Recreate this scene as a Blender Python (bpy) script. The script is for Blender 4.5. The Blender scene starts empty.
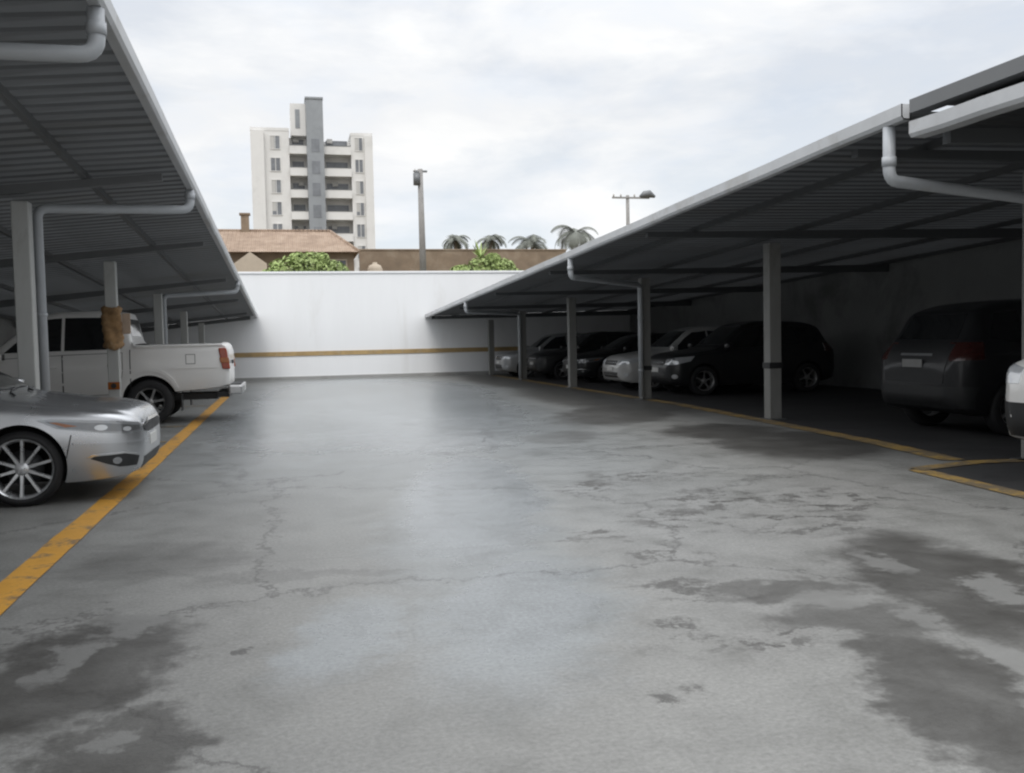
import bpy, bmesh, math, random
from mathutils import Vector, Matrix
from mathutils.bvhtree import BVHTree
R = math.radians
PI = math.pi
random.seed(7)
sc = bpy.context.scene
COL = sc.collection

# ------------------------------------------------------------------ materials
def nodes_of(name):
    m = bpy.data.materials.new(name)
    m.use_nodes = True
    nt = m.node_tree
    return m, nt, nt.nodes['Principled BSDF'], nt.nodes.new, nt.links.new

def ramp(nt, fac, stops):
    r = nt.nodes.new('ShaderNodeValToRGB')
    el = r.color_ramp.elements
    el[0].position, el[0].color = stops[0][0], (*stops[0][1], 1)
    el[1].position, el[1].color = stops[-1][0], (*stops[-1][1], 1)
    for p, c in stops[1:-1]:
        e = el.new(p); e.color = (*c, 1)
    nt.links.new(fac, r.inputs[0])
    return r.outputs[0]

def noise(nt, scale, detail=5, rough=.6, vec=None, dist=0.0):
    n = nt.nodes.new('ShaderNodeTexNoise')
    n.inputs['Scale'].default_value = scale
    n.inputs['Detail'].default_value = detail
    n.inputs['Roughness'].default_value = rough
    n.inputs['Distortion'].default_value = dist
    if vec is not None: nt.links.new(vec, n.inputs['Vector'])
    return n

def coords(nt, scale=(1, 1, 1)):
    t = nt.nodes.new('ShaderNodeTexCoord')
    mp = nt.nodes.new('ShaderNodeMapping')
    mp.inputs['Scale'].default_value = scale
    nt.links.new(t.outputs['Object'], mp.inputs[0])
    return mp.outputs[0]

def mat(name, c, rough=.6, metal=0.0, var=.25, scale=6, bump=0.0, stretch=(1, 1, 1), coat=0.0, dirt=None, spec=.5):
    """procedural surface: base colour broken up by two noises, uneven gloss, light bump"""
    m, nt, b, new, link = nodes_of(name)
    v = coords(nt, stretch)
    n = noise(nt, scale, 6, .65, v)
    lo = tuple(x * (1 - var) for x in c); hi = tuple(min(1, x * (1 + var)) for x in c)
    col = ramp(nt, n.outputs[0], [(.3, lo), (.7, hi)])
    if dirt:
        n2 = noise(nt, dirt[1], 8, .7, v, .4)
        mx = new('ShaderNodeMix'); mx.data_type = 'RGBA'
        f = ramp(nt, n2.outputs[0], [(dirt[2], (0, 0, 0)), (dirt[2] + .18, (dirt[3],) * 3)])
        link(f, mx.inputs[0]); link(col, mx.inputs[6]); mx.inputs[7].default_value = (*dirt[0], 1)
        col = mx.outputs[2]
    link(col, b.inputs['Base Color'])
    rr = ramp(nt, n.outputs[0], [(.3, (max(0, rough - .08),) * 3), (.7, (min(1, rough + .08),) * 3)])
    link(rr, b.inputs['Roughness'])
    b.inputs['Metallic'].default_value = metal
    b.inputs['Coat Weight'].default_value = coat
    b.inputs['Coat Roughness'].default_value = .12
    b.inputs['Specular IOR Level'].default_value = spec
    if bump:
        bp = new('ShaderNodeBump'); bp.inputs['Strength'].default_value = bump; bp.inputs['Distance'].default_value = .02
        n3 = noise(nt, scale * 6, 4, .6, v)
        link(n3.outputs[0], bp.inputs['Height']); link(bp.outputs[0], b.inputs['Normal'])
    return m

M = {}
M['post'] = mat('post_paint', (.46, .465, .45), .55, 0, .1, 3, .05, (1, 1, .3), dirt=((.16, .14, .12), 3, .55, .6))
M['post_dark'] = mat('dark_post_paint', (.215, .215, .205), .6, 0, .12, 3, .05, (1, 1, .3), dirt=((.09, .08, .07), 3, .52, .6))  # darker tone for the posts of the right canopies
M['pipe'] = mat('pipe_pvc', (.42, .44, .46), .4, 0, .06, 3, dirt=((.3, .28, .25), 4, .6, .5))
M['gutter'] = mat('gutter_steel', (.50, .51, .52), .45, .1, .1, 2, .03, dirt=((.3, .28, .25), 1.5, .52, .6))
M['sheet'] = mat('roof_sheet_steel', (.150, .155, .158), .55, .1, .15, .7, .02, dirt=((.11, .108, .10), .9, .5, .6), stretch=(.3, 1, 1))
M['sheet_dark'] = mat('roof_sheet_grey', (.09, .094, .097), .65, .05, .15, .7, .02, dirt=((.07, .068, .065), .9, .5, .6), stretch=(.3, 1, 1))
M['beam'] = mat('beam_paint', (.165, .17, .174), .55, .1, .1, 2)
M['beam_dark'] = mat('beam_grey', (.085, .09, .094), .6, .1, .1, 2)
M['wall_white'] = mat('white_masonry_paint', (.84, .85, .86), .7, 0, .03, .8, .2, stretch=(1, 1, .16), dirt=((.58, .56, .52), 1.3, .56, .28))
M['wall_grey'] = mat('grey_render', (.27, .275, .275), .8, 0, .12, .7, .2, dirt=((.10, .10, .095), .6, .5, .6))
M['wall_pale'] = mat('pale_render', (.34, .34, .33), .8, 0, .1, .7, .2, dirt=((.2, .19, .18), .6, .5, .6))
M['stripe'] = mat('ochre_stripe_paint', (.40, .28, .13), .6, 0, .2, 3, dirt=((.42, .38, .32), 5, .55, .6))
M['rubber'] = mat('tyre_rubber', (.018, .018, .019), .75, 0, .2, 20, .1)
M['black'] = mat('black_plastic', (.018, .019, .02), .5, 0, .2, 12)
M['well'] = mat('wheel_well', (.008, .008, .008), .9, 0, .2, 12)
M['alloy'] = mat('alloy_wheel', (.62, .63, .64), .3, .75, .06, 8)
M['alloy_dull'] = mat('alloy_wheel_dull', (.36, .36, .36), .4, .7, .1, 8)
M['chrome'] = mat('chrome_trim', (.72, .73, .74), .15, 1, .03, 8)
M['chrome_dull'] = mat('worn_chrome', (.5, .5, .5), .38, .8, .1, 8)
M['amber'] = mat('amber_lens', (.32, .10, .02), .2, 0, .1, 10, coat=.5)
M['red_lens'] = mat('red_lens', (.30, .05, .02), .2, 0, .1, 10, coat=.5)
M['lens'] = mat('clear_lens', (.62, .64, .66), .12, .3, .08, 14, coat=.6)
M['lamp_dark'] = mat('dark_lamp_glass', (.16, .165, .17), .08, .5, .15, 14, coat=.8)
M['lamp_grey'] = mat('smoked_lamp_glass', (.30, .31, .32), .1, .4, .1, 14, coat=.6)
M['smoked_red'] = mat('smoked_red_lens', (.045, .012, .010), .2, 0, .1, 10, coat=.5)
M['plate_dim'] = mat('grey_plate', (.22, .22, .215), .5, 0, .1, 10)
M['plate'] = mat('plate_paint', (.6, .6, .58), .5, 0, .05, 10)
M['padding'] = mat('brown_padding', (.33, .20, .095), .85, 0, .4, 7, .3, dirt=((.55, .42, .28), 5, .53, .9))
M['wood_pale'] = mat('pale_board', (.48, .36, .27), .7, 0, .2, 6)
M['roof_tile'] = None
M['house_wall'] = mat('brown_plaster', (.22, .165, .115), .85, 0, .2, 1.2, .2, dirt=((.30, .25, .19), 1.2, .5, .7))
M['house_beige'] = mat('beige_plaster', (.46, .39, .31), .85, 0, .12, 1.2, .2)
M['tower_white'] = mat('tower_white', (.70, .69, .67), .75, 0, .05, .2, .05, dirt=((.5, .49, .47), .25, .52, .5))
M['tower_grey'] = mat('tower_grey_cladding', (.27, .285, .30), .6, 0, .15, .3, dirt=((.18, .19, .20), .3, .5, .5))
M['tower_fitting'] = mat('tower_fitting_grey', (.50, .49, .47), .8, 0, .08, .3)  # pale tone of the curtains and air conditioners
M['win'] = mat('dark_window', (.10, .11, .125), .12, 0, .3, .5)
M['tower_window'] = mat('tower_window', (.19, .20, .215), .2, 0, .3, .5)  # paler than the house windows: haze painted into the colour
M['trunk'] = mat('palm_trunk', (.20, .165, .13), .9, 0, .3, 5, .3)
M['pole'] = mat('concrete_pole', (.27, .26, .25), .85, 0, .15, 3, .1)
M['iron'] = mat('grey_iron', (.16, .165, .17), .5, .4, .15, 5)
M['earth'] = mat('earth', (.14, .11, .07), .95, 0, .35, .3, .3, dirt=((.07, .10, .035), .25, .5, .8))
M['glass'] = mat('tinted_glass', (.012, .013, .014), .04, 0, .15, 3, spec=.6)
M['ceramic'] = mat('porcelain', (.40, .38, .36), .3, 0, .1, 6)

def paint(name, c, metal=.35, rough=.32, coat=.6):
    return mat(name, c, rough, metal, .03, 1.5, 0, coat=coat)
M['silver'] = paint('silver_paint', (.50, .51, .525), .85, .27, .35)
M['white_car'] = paint('white_paint', (.75, .74, .72), 0, .35)
M['pale_grey'] = paint('pale_grey_paint', (.46, .46, .45), .1, .35)
M['dim_silver'] = paint('dull_silver_paint', (.34, .345, .35), .3, .4, .2)
M['charcoal'] = paint('charcoal_paint', (.014, .0145, .016), .1, .42, .25)
M['darkblue'] = paint('black_paint', (.010, .0105, .012), .05, .45, .2)

def leaf_mat(name, c):
    m, nt, b, new, link = nodes_of(name)
    v = coords(nt)
    n = noise(nt, 1.6, 3, .6, v); n2 = noise(nt, 14, 2, .5, v)
    a = new('ShaderNodeMath'); a.operation = 'MULTIPLY_ADD'; a.inputs[1].default_value = .5
    link(n2.outputs[0], a.inputs[0]); 
    h = new('ShaderNodeMath'); h.operation = 'MULTIPLY'; h.inputs[1].default_value = .5
    link(n.outputs[0], h.inputs[0]); link(h.outputs[0], a.inputs[2])
    col = ramp(nt, a.outputs[0], [(.32, tuple(x * .5 for x in c)), (.5, c), (.68, tuple(min(1, x * 1.5) for x in c))])
    link(col, b.inputs['Base Color']); b.inputs['Roughness'].default_value = .6
    b.inputs['Transmission Weight'].default_value = 0
    return m
M['leaf'] = leaf_mat('bright_leaf', (.265, .34, .115))
M['leaf_palm'] = leaf_mat('palm_leaf', (.165, .175, .15))  # greyed green: distance haze is put into the leaf colour
M['leaf_dry'] = leaf_mat('dry_leaf', (.20, .15, .08))

def tile_mat():
    m, nt, b, new, link = nodes_of('clay_tile')
    t = new('ShaderNodeTexCoord'); w = new('ShaderNodeTexWave'); w.wave_type = 'BANDS'; w.bands_direction = 'X'
    w.inputs['Scale'].default_value = 1.6; w.inputs['Distortion'].default_value = .3
    link(t.outputs['Object'], w.inputs[0])
    n = noise(nt, 1.5, 7, .7, t.outputs['Object'])
    col = ramp(nt, n.outputs[0], [(.3, (.20, .14, .10)), (.5, (.30, .215, .155)), (.7, (.38, .29, .22))])
    link(col, b.inputs['Base Color']); b.inputs['Roughness'].default_value = .85
    bp = new('ShaderNodeBump'); bp.inputs['Strength'].default_value = .8; bp.inputs['Distance'].default_value = .06
    link(w.outputs[0], bp.inputs['Height']); link(bp.outputs[0], b.inputs['Normal'])
    return m
M['roof_tile'] = tile_mat()

def line_mat(name, c, wear):
    m, nt, b, new, link = nodes_of(name)
    v = coords(nt)
    n = noise(nt, 3.2, 9, .72, v, .3); n2 = noise(nt, 26, 4, .7, v)
    mx = new('ShaderNodeMix'); mx.data_type = 'RGBA'
    s = new('ShaderNodeMath'); s.operation = 'MULTIPLY_ADD'; s.inputs[1].default_value = .35
    link(n2.outputs[0], s.inputs[0]); link(n.outputs[0], s.inputs[2])
    f = ramp(nt, s.outputs[0], [(wear, (0, 0, 0)), (wear + .12, (.85,) * 3)])
    cc = ramp(nt, n.outputs[0], [(.3, tuple(x * .75 for x in c)), (.7, tuple(x * 1.15 for x in c))])
    link(f, mx.inputs[0]); link(cc, mx.inputs[6]); mx.inputs[7].default_value = (.12, .105, .085, 1)
    link(mx.outputs[2], b.inputs['Base Color']); b.inputs['Roughness'].default_value = .55
    return m
M['yellow'] = line_mat('yellow_road_paint', (.62, .315, .045), .69)
M['yellow_faded'] = line_mat('faded_road_paint', (.42, .275, .085), .60)

# ---- ground: worn concrete with damp stains and broad darker zones
DARK = [[3.46, 4.43, 0.48, 1.15, -17.5, 1.0], [2.38, 2.98, 0.3, 0.77, -15.7, 1.0], [2.58, 3.92, 0.37, 0.3, -17.5, 0.8], [2.46, 4.46, 0.46, 0.2, -17.7, 0.8], [-0.93, 4.23, 0.4, 0.73, -16.8, 1.0], [-0.59, 3.38, 0.28, 0.34, -15.8, 0.9], [-0.83, 6.32, 0.52, 0.48, -18.4, 0.4], [5.6, 15.75, 1.03, 2.2, -27.7, 0.9], [3.54, 12.32, .5, .9, -24.7, .55], [6.0, 10.37, 1.0, 1.5, -23.8, 1], [5.79, 12.14, .81, 1.1, -25.3, 1], [-0.28, 4.29, 0.05, 0.06, -16.0, 1.0], [0.03, 5.62, 0.65, 0.1, -18.3, 0.35], [6.6, 20.0, 1.4, 5.0, 0.0, 0.8], [6.9, 29.0, 1.3, 6.0, 0.0, 0.8], [3.0, 34.6, 6.0, 0.7, 0.0, 0.35]]  # closing entries: broad darkening along the right canopy and the end wall
STREAK = [[2.08, 4.62, 0.32, 0.24, -16.7, 1], [3.38, 7.11, 0.43, 0.51, -20.3, 1], [2.81, 6.41, 0.43, 0.41, -19.4, 1], [4.21, 6.81, 0.51, 0.65, -20.6, 1], [3.51, 6.07, 0.52, 0.39, -20.0, 1], [1.89, 6.12, 0.33, 0.2, -18.9, 1], [2.58, 8.06, 0.3, 0.42, -20.7, 1], [2.25, 5.41, 0.24, 0.17, -18.4, 1], [1.74, 4.08, 0.12, 0.12, -18.4, 1], [1.4, 3.29, 0.09, 0.08, -18.4, 1], [1.98, 3.77, 0.45, 0.15, -17.2, 1], [3.26, 8.59, 0.57, 0.39, -21.5, 1]]
LIGHT = [[-0.97, 4.33, 0.1, 0.25, -15, .8], [-0.78, 4.78, 0.13, 0.21, -17.7, .8], [-0.68, 3.37, 0.1, 0.1, -14, .8], [3.36, 4.91, 0.11, 0.27, -18.4, .7], [3.55, 4.16, 0.1, 0.38, -17.5, .9],
         [2.86, 3.87, 0.1, 0.15, -17.5, .7], [2.85, 3.31, 0.12, 0.22, -17, .9], [2.62, 4.24, 0.19, 0.15, -18, .7]]
WET_SKY_TINT = [[1.9, 23, 3.1, 14, 0, .95], [1.52, 8.16, 0.68, 3.24, -10, .9], [0.75, 18.71, 2.2, 8.55, -5, .9], [1.11, 4.67, 0.48, 1.21, -17, .8], [0.24, 4.38, 0.27, 0.6, -17, .7], [3.0, 26, 2.6, 7, 0, .9]]

def ground_mat():
    m, nt, b, new, link = nodes_of('worn_concrete')
    t = new('ShaderNodeTexCoord'); P = t.outputs['Object']
    # warp
    wn = noise(nt, 1.9, 6, .68, P)
    sub = new('ShaderNodeVectorMath'); sub.operation = 'SUBTRACT'; sub.inputs[1].default_value = (.5, .5, .5)
    link(wn.outputs['Color'], sub.inputs[0])
    sl = new('ShaderNodeVectorMath'); sl.operation = 'SCALE'; sl.inputs['Scale'].default_value = .75
    link(sub.outputs[0], sl.inputs[0])
    add = new('ShaderNodeVectorMath'); add.operation = 'ADD'
    link(P, add.inputs[0]); link(sl.outputs[0], add.inputs[1])
    wn2 = noise(nt, 8.5, 5, .7, P)
    sub2 = new('ShaderNodeVectorMath'); sub2.operation = 'SUBTRACT'; sub2.inputs[1].default_value = (.5, .5, .5)
    link(wn2.outputs['Color'], sub2.inputs[0])
    sl2 = new('ShaderNodeVectorMath'); sl2.operation = 'SCALE'; sl2.inputs['Scale'].default_value = .26
    link(sub2.outputs[0], sl2.inputs[0])
    add2 = new('ShaderNodeVectorMath'); add2.operation = 'ADD'; link(add.outputs[0], add2.inputs[0]); link(sl2.outputs[0], add2.inputs[1])
    W = add2.outputs[0]
    def mask(lst, soft):
        cur = None
        for cx, cy, rx, ry, a, s in lst:
            mp = new('ShaderNodeMapping'); mp.vector_type = 'TEXTURE'
            mp.inputs['Location'].default_value = (cx, cy, 0)
            mp.inputs['Rotation'].default_value = (0, 0, R(a))
            mp.inputs['Scale'].default_value = (rx, ry, 1)
            link(W, mp.inputs[0])
            ln = new('ShaderNodeVectorMath'); ln.operation = 'LENGTH'; link(mp.outputs[0], ln.inputs[0])
            mr = new('ShaderNodeMapRange'); mr.interpolation_type = 'SMOOTHSTEP'
            mr.inputs[1].default_value = 1 + soft; mr.inputs[2].default_value = 1 - soft
            mr.inputs[3].default_value = 0; mr.inputs[4].default_value = s
            link(ln.outputs['Value'], mr.inputs[0])
            if cur is None: cur = mr.outputs[0]
            else:
                mm = new('ShaderNodeMath'); mm.operation = 'MAXIMUM'; link(cur, mm.inputs[0]); link(mr.outputs[0], mm.inputs[1]); cur = mm.outputs[0]
        return cur
    dk, lt, wt, sk = mask(DARK, .22), mask(LIGHT, .3), mask(WET_SKY_TINT, .45), mask(STREAK, .5)
    big = noise(nt, .35, 6, .6, P); mid = noise(nt, 2.3, 8, .7, P, .3); fine = noise(nt, 45, 5, .7, P)
    base = ramp(nt, big.outputs[0], [(.3, (.176, .176, .168)), (.7, (.23, .23, .22))])
    def mixc(f, A, Bc, mul=None, mode='MIX'):
        x = new('ShaderNodeMix'); x.data_type = 'RGBA'; x.blend_type = mode
        if hasattr(f, 'links') or not isinstance(f, (int, float)): link(f, x.inputs[0])
        else: x.inputs[0].default_value = f
        link(A, x.inputs[6])
        if isinstance(Bc, tuple): x.inputs[7].default_value = (*Bc, 1)
        else: link(Bc, x.inputs[7])
        return x.outputs[2]
    mott = ramp(nt, mid.outputs[0], [(.25, (.62, .62, .60)), (.5, (1, 1, 1)), (.75, (1.2, 1.2, 1.2))])
    c = mixc(.8, base, mott, mode='MULTIPLY')
    gr = ramp(nt, fine.outputs[0], [(.3, (.70, .70, .70)), (.7, (1.25, 1.25, 1.25))])
    c = mixc(.85, c, gr, mode='MULTIPLY')
    # scattered small damp flecks
    fl = noise(nt, 3.1, 9, .75, W, .6)
    flm = ramp(nt, fl.outputs[0], [(.64, (0, 0, 0)), (.70, (.55,) * 3)])
    c = mixc(flm, c, (.085, .083, .08))
    # slab joints along the lane
    wv = new('ShaderNodeSeparateXYZ'); wj = new('ShaderNodeMix'); wj.data_type = 'VECTOR'; wj.inputs[0].default_value = .12; link(P, wj.inputs[4]); link(W, wj.inputs[5]); link(wj.outputs[1], wv.inputs[0])
    def joint(sock, period, off, wd):
        a = new('ShaderNodeMath'); a.operation = 'ADD'; a.inputs[1].default_value = off; link(sock, a.inputs[0])
        pp = new('ShaderNodeMath'); pp.operation = 'PINGPONG'; pp.inputs[1].default_value = period / 2; link(a.outputs[0], pp.inputs[0])
        mr = new('ShaderNodeMapRange'); mr.inputs[1].default_value = wd; mr.inputs[2].default_value = wd * .3; mr.inputs[3].default_value = 0; mr.inputs[4].default_value = .3
        link(pp.outputs[0], mr.inputs[0]); return mr.outputs[0]
    c = mixc(joint(wv.outputs[1], 5.2, -6.0, .014), c, (.09, .088, .084))
        # cracks
    vo = new('ShaderNodeTexVoronoi'); vo.feature = 'DISTANCE_TO_EDGE'; vo.inputs['Scale'].default_value = .33; link(W, vo.inputs['Vector'])
    ck = ramp(nt, vo.outputs['Distance'], [(.0, (.8,) * 3), (.008, (0, 0, 0))])
    c = mixc(ck, c, (.07, .068, .065))
    wc = mixc(.9, c, (1.05, 1.15, 1.27), mode='MULTIPLY')  # reflected sky painted into the wet lane: paler, bluer base colour
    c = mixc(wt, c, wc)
    md = new('ShaderNodeMath'); md.operation = 'MULTIPLY'; link(dk, md.inputs[0])
    dn = ramp(nt, mid.outputs[0], [(.3, (1,) * 3), (.75, (.62,) * 3)]); link(dn, md.inputs[1])
    c = mixc(md.outputs[0], c, (.050, .048, .044))
    sm_ = new('ShaderNodeMapping'); sm_.inputs['Rotation'].default_value = (0, 0, R(18)); sm_.inputs['Scale'].default_value = (2.2, 4.2, 1); link(W, sm_.inputs[0])
    sn = noise(nt, 1.7, 8, .68, sm_.outputs[0], .5)
    st_ = ramp(nt, sn.outputs[0], [(.51, (0, 0, 0)), (.57, (.9,) * 3)])
    ms = new('ShaderNodeMath'); ms.operation = 'MULTIPLY'; link(sk, ms.inputs[0]); link(st_, ms.inputs[1])
    c = mixc(ms.outputs[0], c, (.062, .06, .056))
    gn = noise(nt, 140, 3, .8, P)
    grit = ramp(nt, gn.outputs[0], [(.60, (0, 0, 0)), (.68, (.7,) * 3)])
    c = mixc(grit, c, (.07, .068, .064))
    c = mixc(lt, c, (.185, .185, .178))
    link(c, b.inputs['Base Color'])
    r0 = ramp(nt, mid.outputs[0], [(.3, (.42,) * 3), (.7, (.62,) * 3)])
    r1 = mixc(wt, r0, (.17, .17, .17))
    r2 = mixc(md.outputs[0], r1, (.42, .42, .42))
    link(r2, b.inputs['Roughness'])
    bp = new('ShaderNodeBump'); bp.inputs['Strength'].default_value = .35; bp.inputs['Distance'].default_value = .012
    sm = new('ShaderNodeMath'); sm.operation = 'MULTIPLY_ADD'; sm.inputs[1].default_value = .35
    link(fine.outputs[0], sm.inputs[0]); link(mid.outputs[0], sm.inputs[2])
    link(sm.outputs[0], bp.inputs['Height']); link(bp.outputs[0], b.inputs['Normal'])
    return m
M['ground'] = ground_mat()

# ------------------------------------------------------------------ mesh helpers
def box(bm, x0, x1, y0, y1, z0, z1, mi=0, bev=0.0):
    vs = [bm.verts.new((x, y, z)) for z in (z0, z1) for y in (y0, y1) for x in (x0, x1)]
    fs = [bm.faces.new([vs[i] for i in f]) for f in ((0, 2, 3, 1), (4, 5, 7, 6), (0, 1, 5, 4), (2, 6, 7, 3), (0, 4, 6, 2), (1, 3, 7, 5))]
    for f in fs: f.material_index = mi
    if bev:
        es = list({e for f in fs for e in f.edges})
        bmesh.ops.bevel(bm, geom=es, offset=bev, segments=2, affect='EDGES', profile=.5)

def tube(bm, pts, rad, n=12, mi=0, cap=True):
    pts = [Vector(p) for p in pts]
    rs = rad if isinstance(rad, (list, tuple)) else [rad] * len(pts)
    rings = []; ref = None
    for i, p in enumerate(pts):
        a = pts[max(0, i - 1)]; c = pts[min(len(pts) - 1, i + 1)]
        d = (c - a).normalized()
        if ref is None:
            ref = Vector((0, 0, 1)) if abs(d.z) < .9 else Vector((1, 0, 0))
        s = d.cross(ref).normalized(); u = s.cross(d).normalized(); ref = u
        rings.append([bm.verts.new(p + rs[i] * (math.cos(t) * s + math.sin(t) * u)) for t in [2 * PI * k / n for k in range(n)]])
    for a, b in zip(rings, rings[1:]):
        for k in range(n):
            f = bm.faces.new((a[k], a[(k + 1) % n], b[(k + 1) % n], b[k])); f.smooth = True; f.material_index = mi
    if cap:
        bm.faces.new(rings[0][::-1]); bm.faces.new(rings[-1])

def bend(pts, r=.12, n=5):
    """round the corners of a polyline"""
    P = [Vector(p) for p in pts]; out = [P[0]]
    for a, b, c in zip(P, P[1:], P[2:]):
        d1 = (a - b).normalized(); d2 = (c - b).normalized()
        s = b + d1 * r; e = b + d2 * r
        for k in range(n + 1):
            t = k / n
            out.append((1 - t) ** 2 * s + 2 * t * (1 - t) * b + t * t * e)
    out.append(P[-1]); return out

def lathe_y(bm, prof, n=40, mi=0):
    """prof: list of (radius, y); axis = y"""
    rings = []
    for r, y in prof:
        rings.append([bm.verts.new((r * math.cos(2 * PI * k / n), y, r * math.sin(2 * PI * k / n))) for k in range(n)])
    for a, b in zip(rings, rings[1:]):
        for k in range(n):
            f = bm.faces.new((a[k], a[(k + 1) % n], b[(k + 1) % n], b[k])); f.smooth = True; f.material_index = mi

def obj(name, bm, mats, parent=None, sharp=None, loc=None):
    bmesh.ops.recalc_face_normals(bm, faces=bm.faces)
    if sharp is not None:
        for f in bm.faces: f.smooth = True
        for e in bm.edges:
            if len(e.link_faces) == 2 and e.calc_face_angle(0) > sharp: e.smooth = False
    me = bpy.data.meshes.new(name); bm.to_mesh(me); bm.free()
    for m in (mats if isinstance(mats, (list, tuple)) else [mats]): me.materials.append(m)
    o = bpy.data.objects.new(name, me); COL.objects.link(o)
    if parent: o.parent = parent
    if loc: o.location = loc
    return o

def tag(o, label=None, cat=None, group=None, kind=None):
    for k, v in (('label', label), ('category', cat), ('group', group), ('kind', kind)):
        if v: o[k] = v
    return o

def empty(name, loc=(0, 0, 0), rz=0):
    o = bpy.data.objects.new(name, None); COL.objects.link(o)
    o.location = loc; o.rotation_euler.z = rz; o.empty_display_size = .2
    return o

KIDS = lambda o: [c for c in bpy.data.objects if c.parent == o]
def copy_tree(o, parent=None):
    c = o.copy(); COL.objects.link(c); c.parent = parent
    for ch in KIDS(o): copy_tree(ch, c)
    return c

# ------------------------------------------------------------------ setting
bm = bmesh.new()
for (x0, x1, y0, y1) in ((-700, 700, -700, 37.2), (-700, 700, 37.2, 900)):
    vs = [bm.verts.new(p) for p in ((x0, y0, 0), (x1, y0, 0), (x1, y1, 0), (x0, y1, 0))]
    bm.faces.new(vs)
bmesh.ops.remove_doubles(bm, verts=bm.verts, dist=1e-4)
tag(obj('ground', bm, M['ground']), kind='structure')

# rising land behind the end wall
bm = bmesh.new()
prof = [(36.6, 2.6), (44, 3.6), (58, 4.6), (90, 5.6), (150, 6.6), (300, 8), (900, 9)]
xs = [-500, -120, -60, -30, -15, -7, 0, 7, 14, 25, 40, 70, 140, 500]
rows = [[bm.verts.new((x, y, z + random.uniform(-.15, .15) * (0 if y < 40 else 1))) for x in xs] for y, z in prof]
for a, b in zip(rows, rows[1:]):
    for k in range(len(xs) - 1):
        f = bm.faces.new((a[k], a[k + 1], b[k + 1], b[k])); f.smooth = True
base = [bm.verts.new((x, 36.6, -.2)) for x in xs]
for k in range(len(xs) - 1): bm.faces.new((base[k], base[k + 1], rows[0][k + 1], rows[0][k]))
tag(obj('hillside', bm, M['earth']), kind='structure')

M['bay'] = mat('shade_darkened_floor', (.03, .03, .031), .7, 0, .25, 1.2, .3, dirt=((.055, .054, .052), .7, .55, .6))  # near-black: the canopy's shade is put into the floor colour
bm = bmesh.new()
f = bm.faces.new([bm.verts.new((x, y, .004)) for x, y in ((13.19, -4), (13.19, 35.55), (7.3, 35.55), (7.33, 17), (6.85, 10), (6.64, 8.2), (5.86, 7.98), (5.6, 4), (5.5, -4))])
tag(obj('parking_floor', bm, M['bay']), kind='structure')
def strip(name, pts, w, m, z=.008):
    """painted line along a polyline, a sheet just above the ground"""
    bm = bmesh.new(); P = [Vector((*p, z)) for p in pts]
    dense = []
    for a, b in zip(P, P[1:]):
        n = max(1, int((b - a).length / .25))
        dense += [a.lerp(b, k / n) for k in range(n)]
    dense.append(P[-1]); prev = None
    for i, p in enumerate(dense):
        d = (dense[min(i + 1, len(dense) - 1)] - dense[max(i - 1, 0)]).normalized(); s = Vector((-d.y, d.x, 0))
        j = random.uniform(-.006, .006)
        row = [bm.verts.new(p + s * (w / 2 + j)), bm.verts.new(p - s * (w / 2 + j * .5))]
        if prev: bm.faces.new((prev[0], prev[1], row[1], row[0]))
        prev = row
    return tag(obj(name, bm, m), kind='structure')
strip('yellow_line', [(-1.56, -4), (-1.56, 9), (-1.60, 24), (-1.62, 35)], .20, M['yellow'])
strip('yellow_bay_line', [(7.32, 34), (7.34, 17), (6.85, 10.0), (6.62, 8.42)], .26, M['yellow_faded'])
strip('yellow_bay_line', [(7.4, 8.1), (6.7, 8.2), (5.86, 7.98)], .2, M['yellow_faded'], .012)
strip('yellow_bay_line', [(5.86, 7.98), (5.72, 6.5), (5.6, 4), (5.5, -3)], .2, M['yellow_faded'])
for y in (11.4, 14.0, 16.55, 21.9, 27.2, 32.6):
    strip('yellow_bay_line', [(-1.7, y), (-6.2, y)], .1, M['yellow_faded'])

# ------------------------------------------------------------------ walls
def wall(name, x0, x1, y0, y1, z1, m, label, stripe=None, base=None):
    r = empty(name, ((x0 + x1) / 2, (y0 + y1) / 2, 0)); cx, cy = (x0 + x1) / 2, (y0 + y1) / 2
    bm = bmesh.new(); box(bm, x0 - cx, x1 - cx, y0 - cy, y1 - cy, 0, z1); obj('wall_panel', bm, m, r)
    bm = bmesh.new(); box(bm, x0 - cx - .04, x1 - cx + .04, y0 - cy - .04, y1 - cy + .04, z1 + .002, z1 + .08, bev=.01); obj('coping', bm, m, r)
    tag(r, label, 'wall'); return r, cx, cy
r, cx, cy = wall('boundary_wall', -7.0, 13.2, 35.6, 35.85, 3.86, M['wall_white'], 'tall white painted end wall with ochre stripe closing the lane')
bm = bmesh.new(); box(bm, -7.0 - cx, 13.2 - cx, 35.575 - cy, 35.597 - cy, .87, 1.03); obj('painted_stripe', bm, M['stripe'], r)
bm = bmesh.new(); box(bm, -7.0 - cx, 13.2 - cx, 35.56 - cy, 35.597 - cy, 0, .12); obj('plinth', bm, M['wall_pale'], r)
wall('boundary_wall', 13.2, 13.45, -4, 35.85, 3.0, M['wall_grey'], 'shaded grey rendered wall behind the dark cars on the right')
wall('boundary_wall', -7.25, -7.0, -4, 35.85, 2.6, M['wall_pale'], 'pale grey wall at the back of the left carport, behind the pickup')

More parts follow.
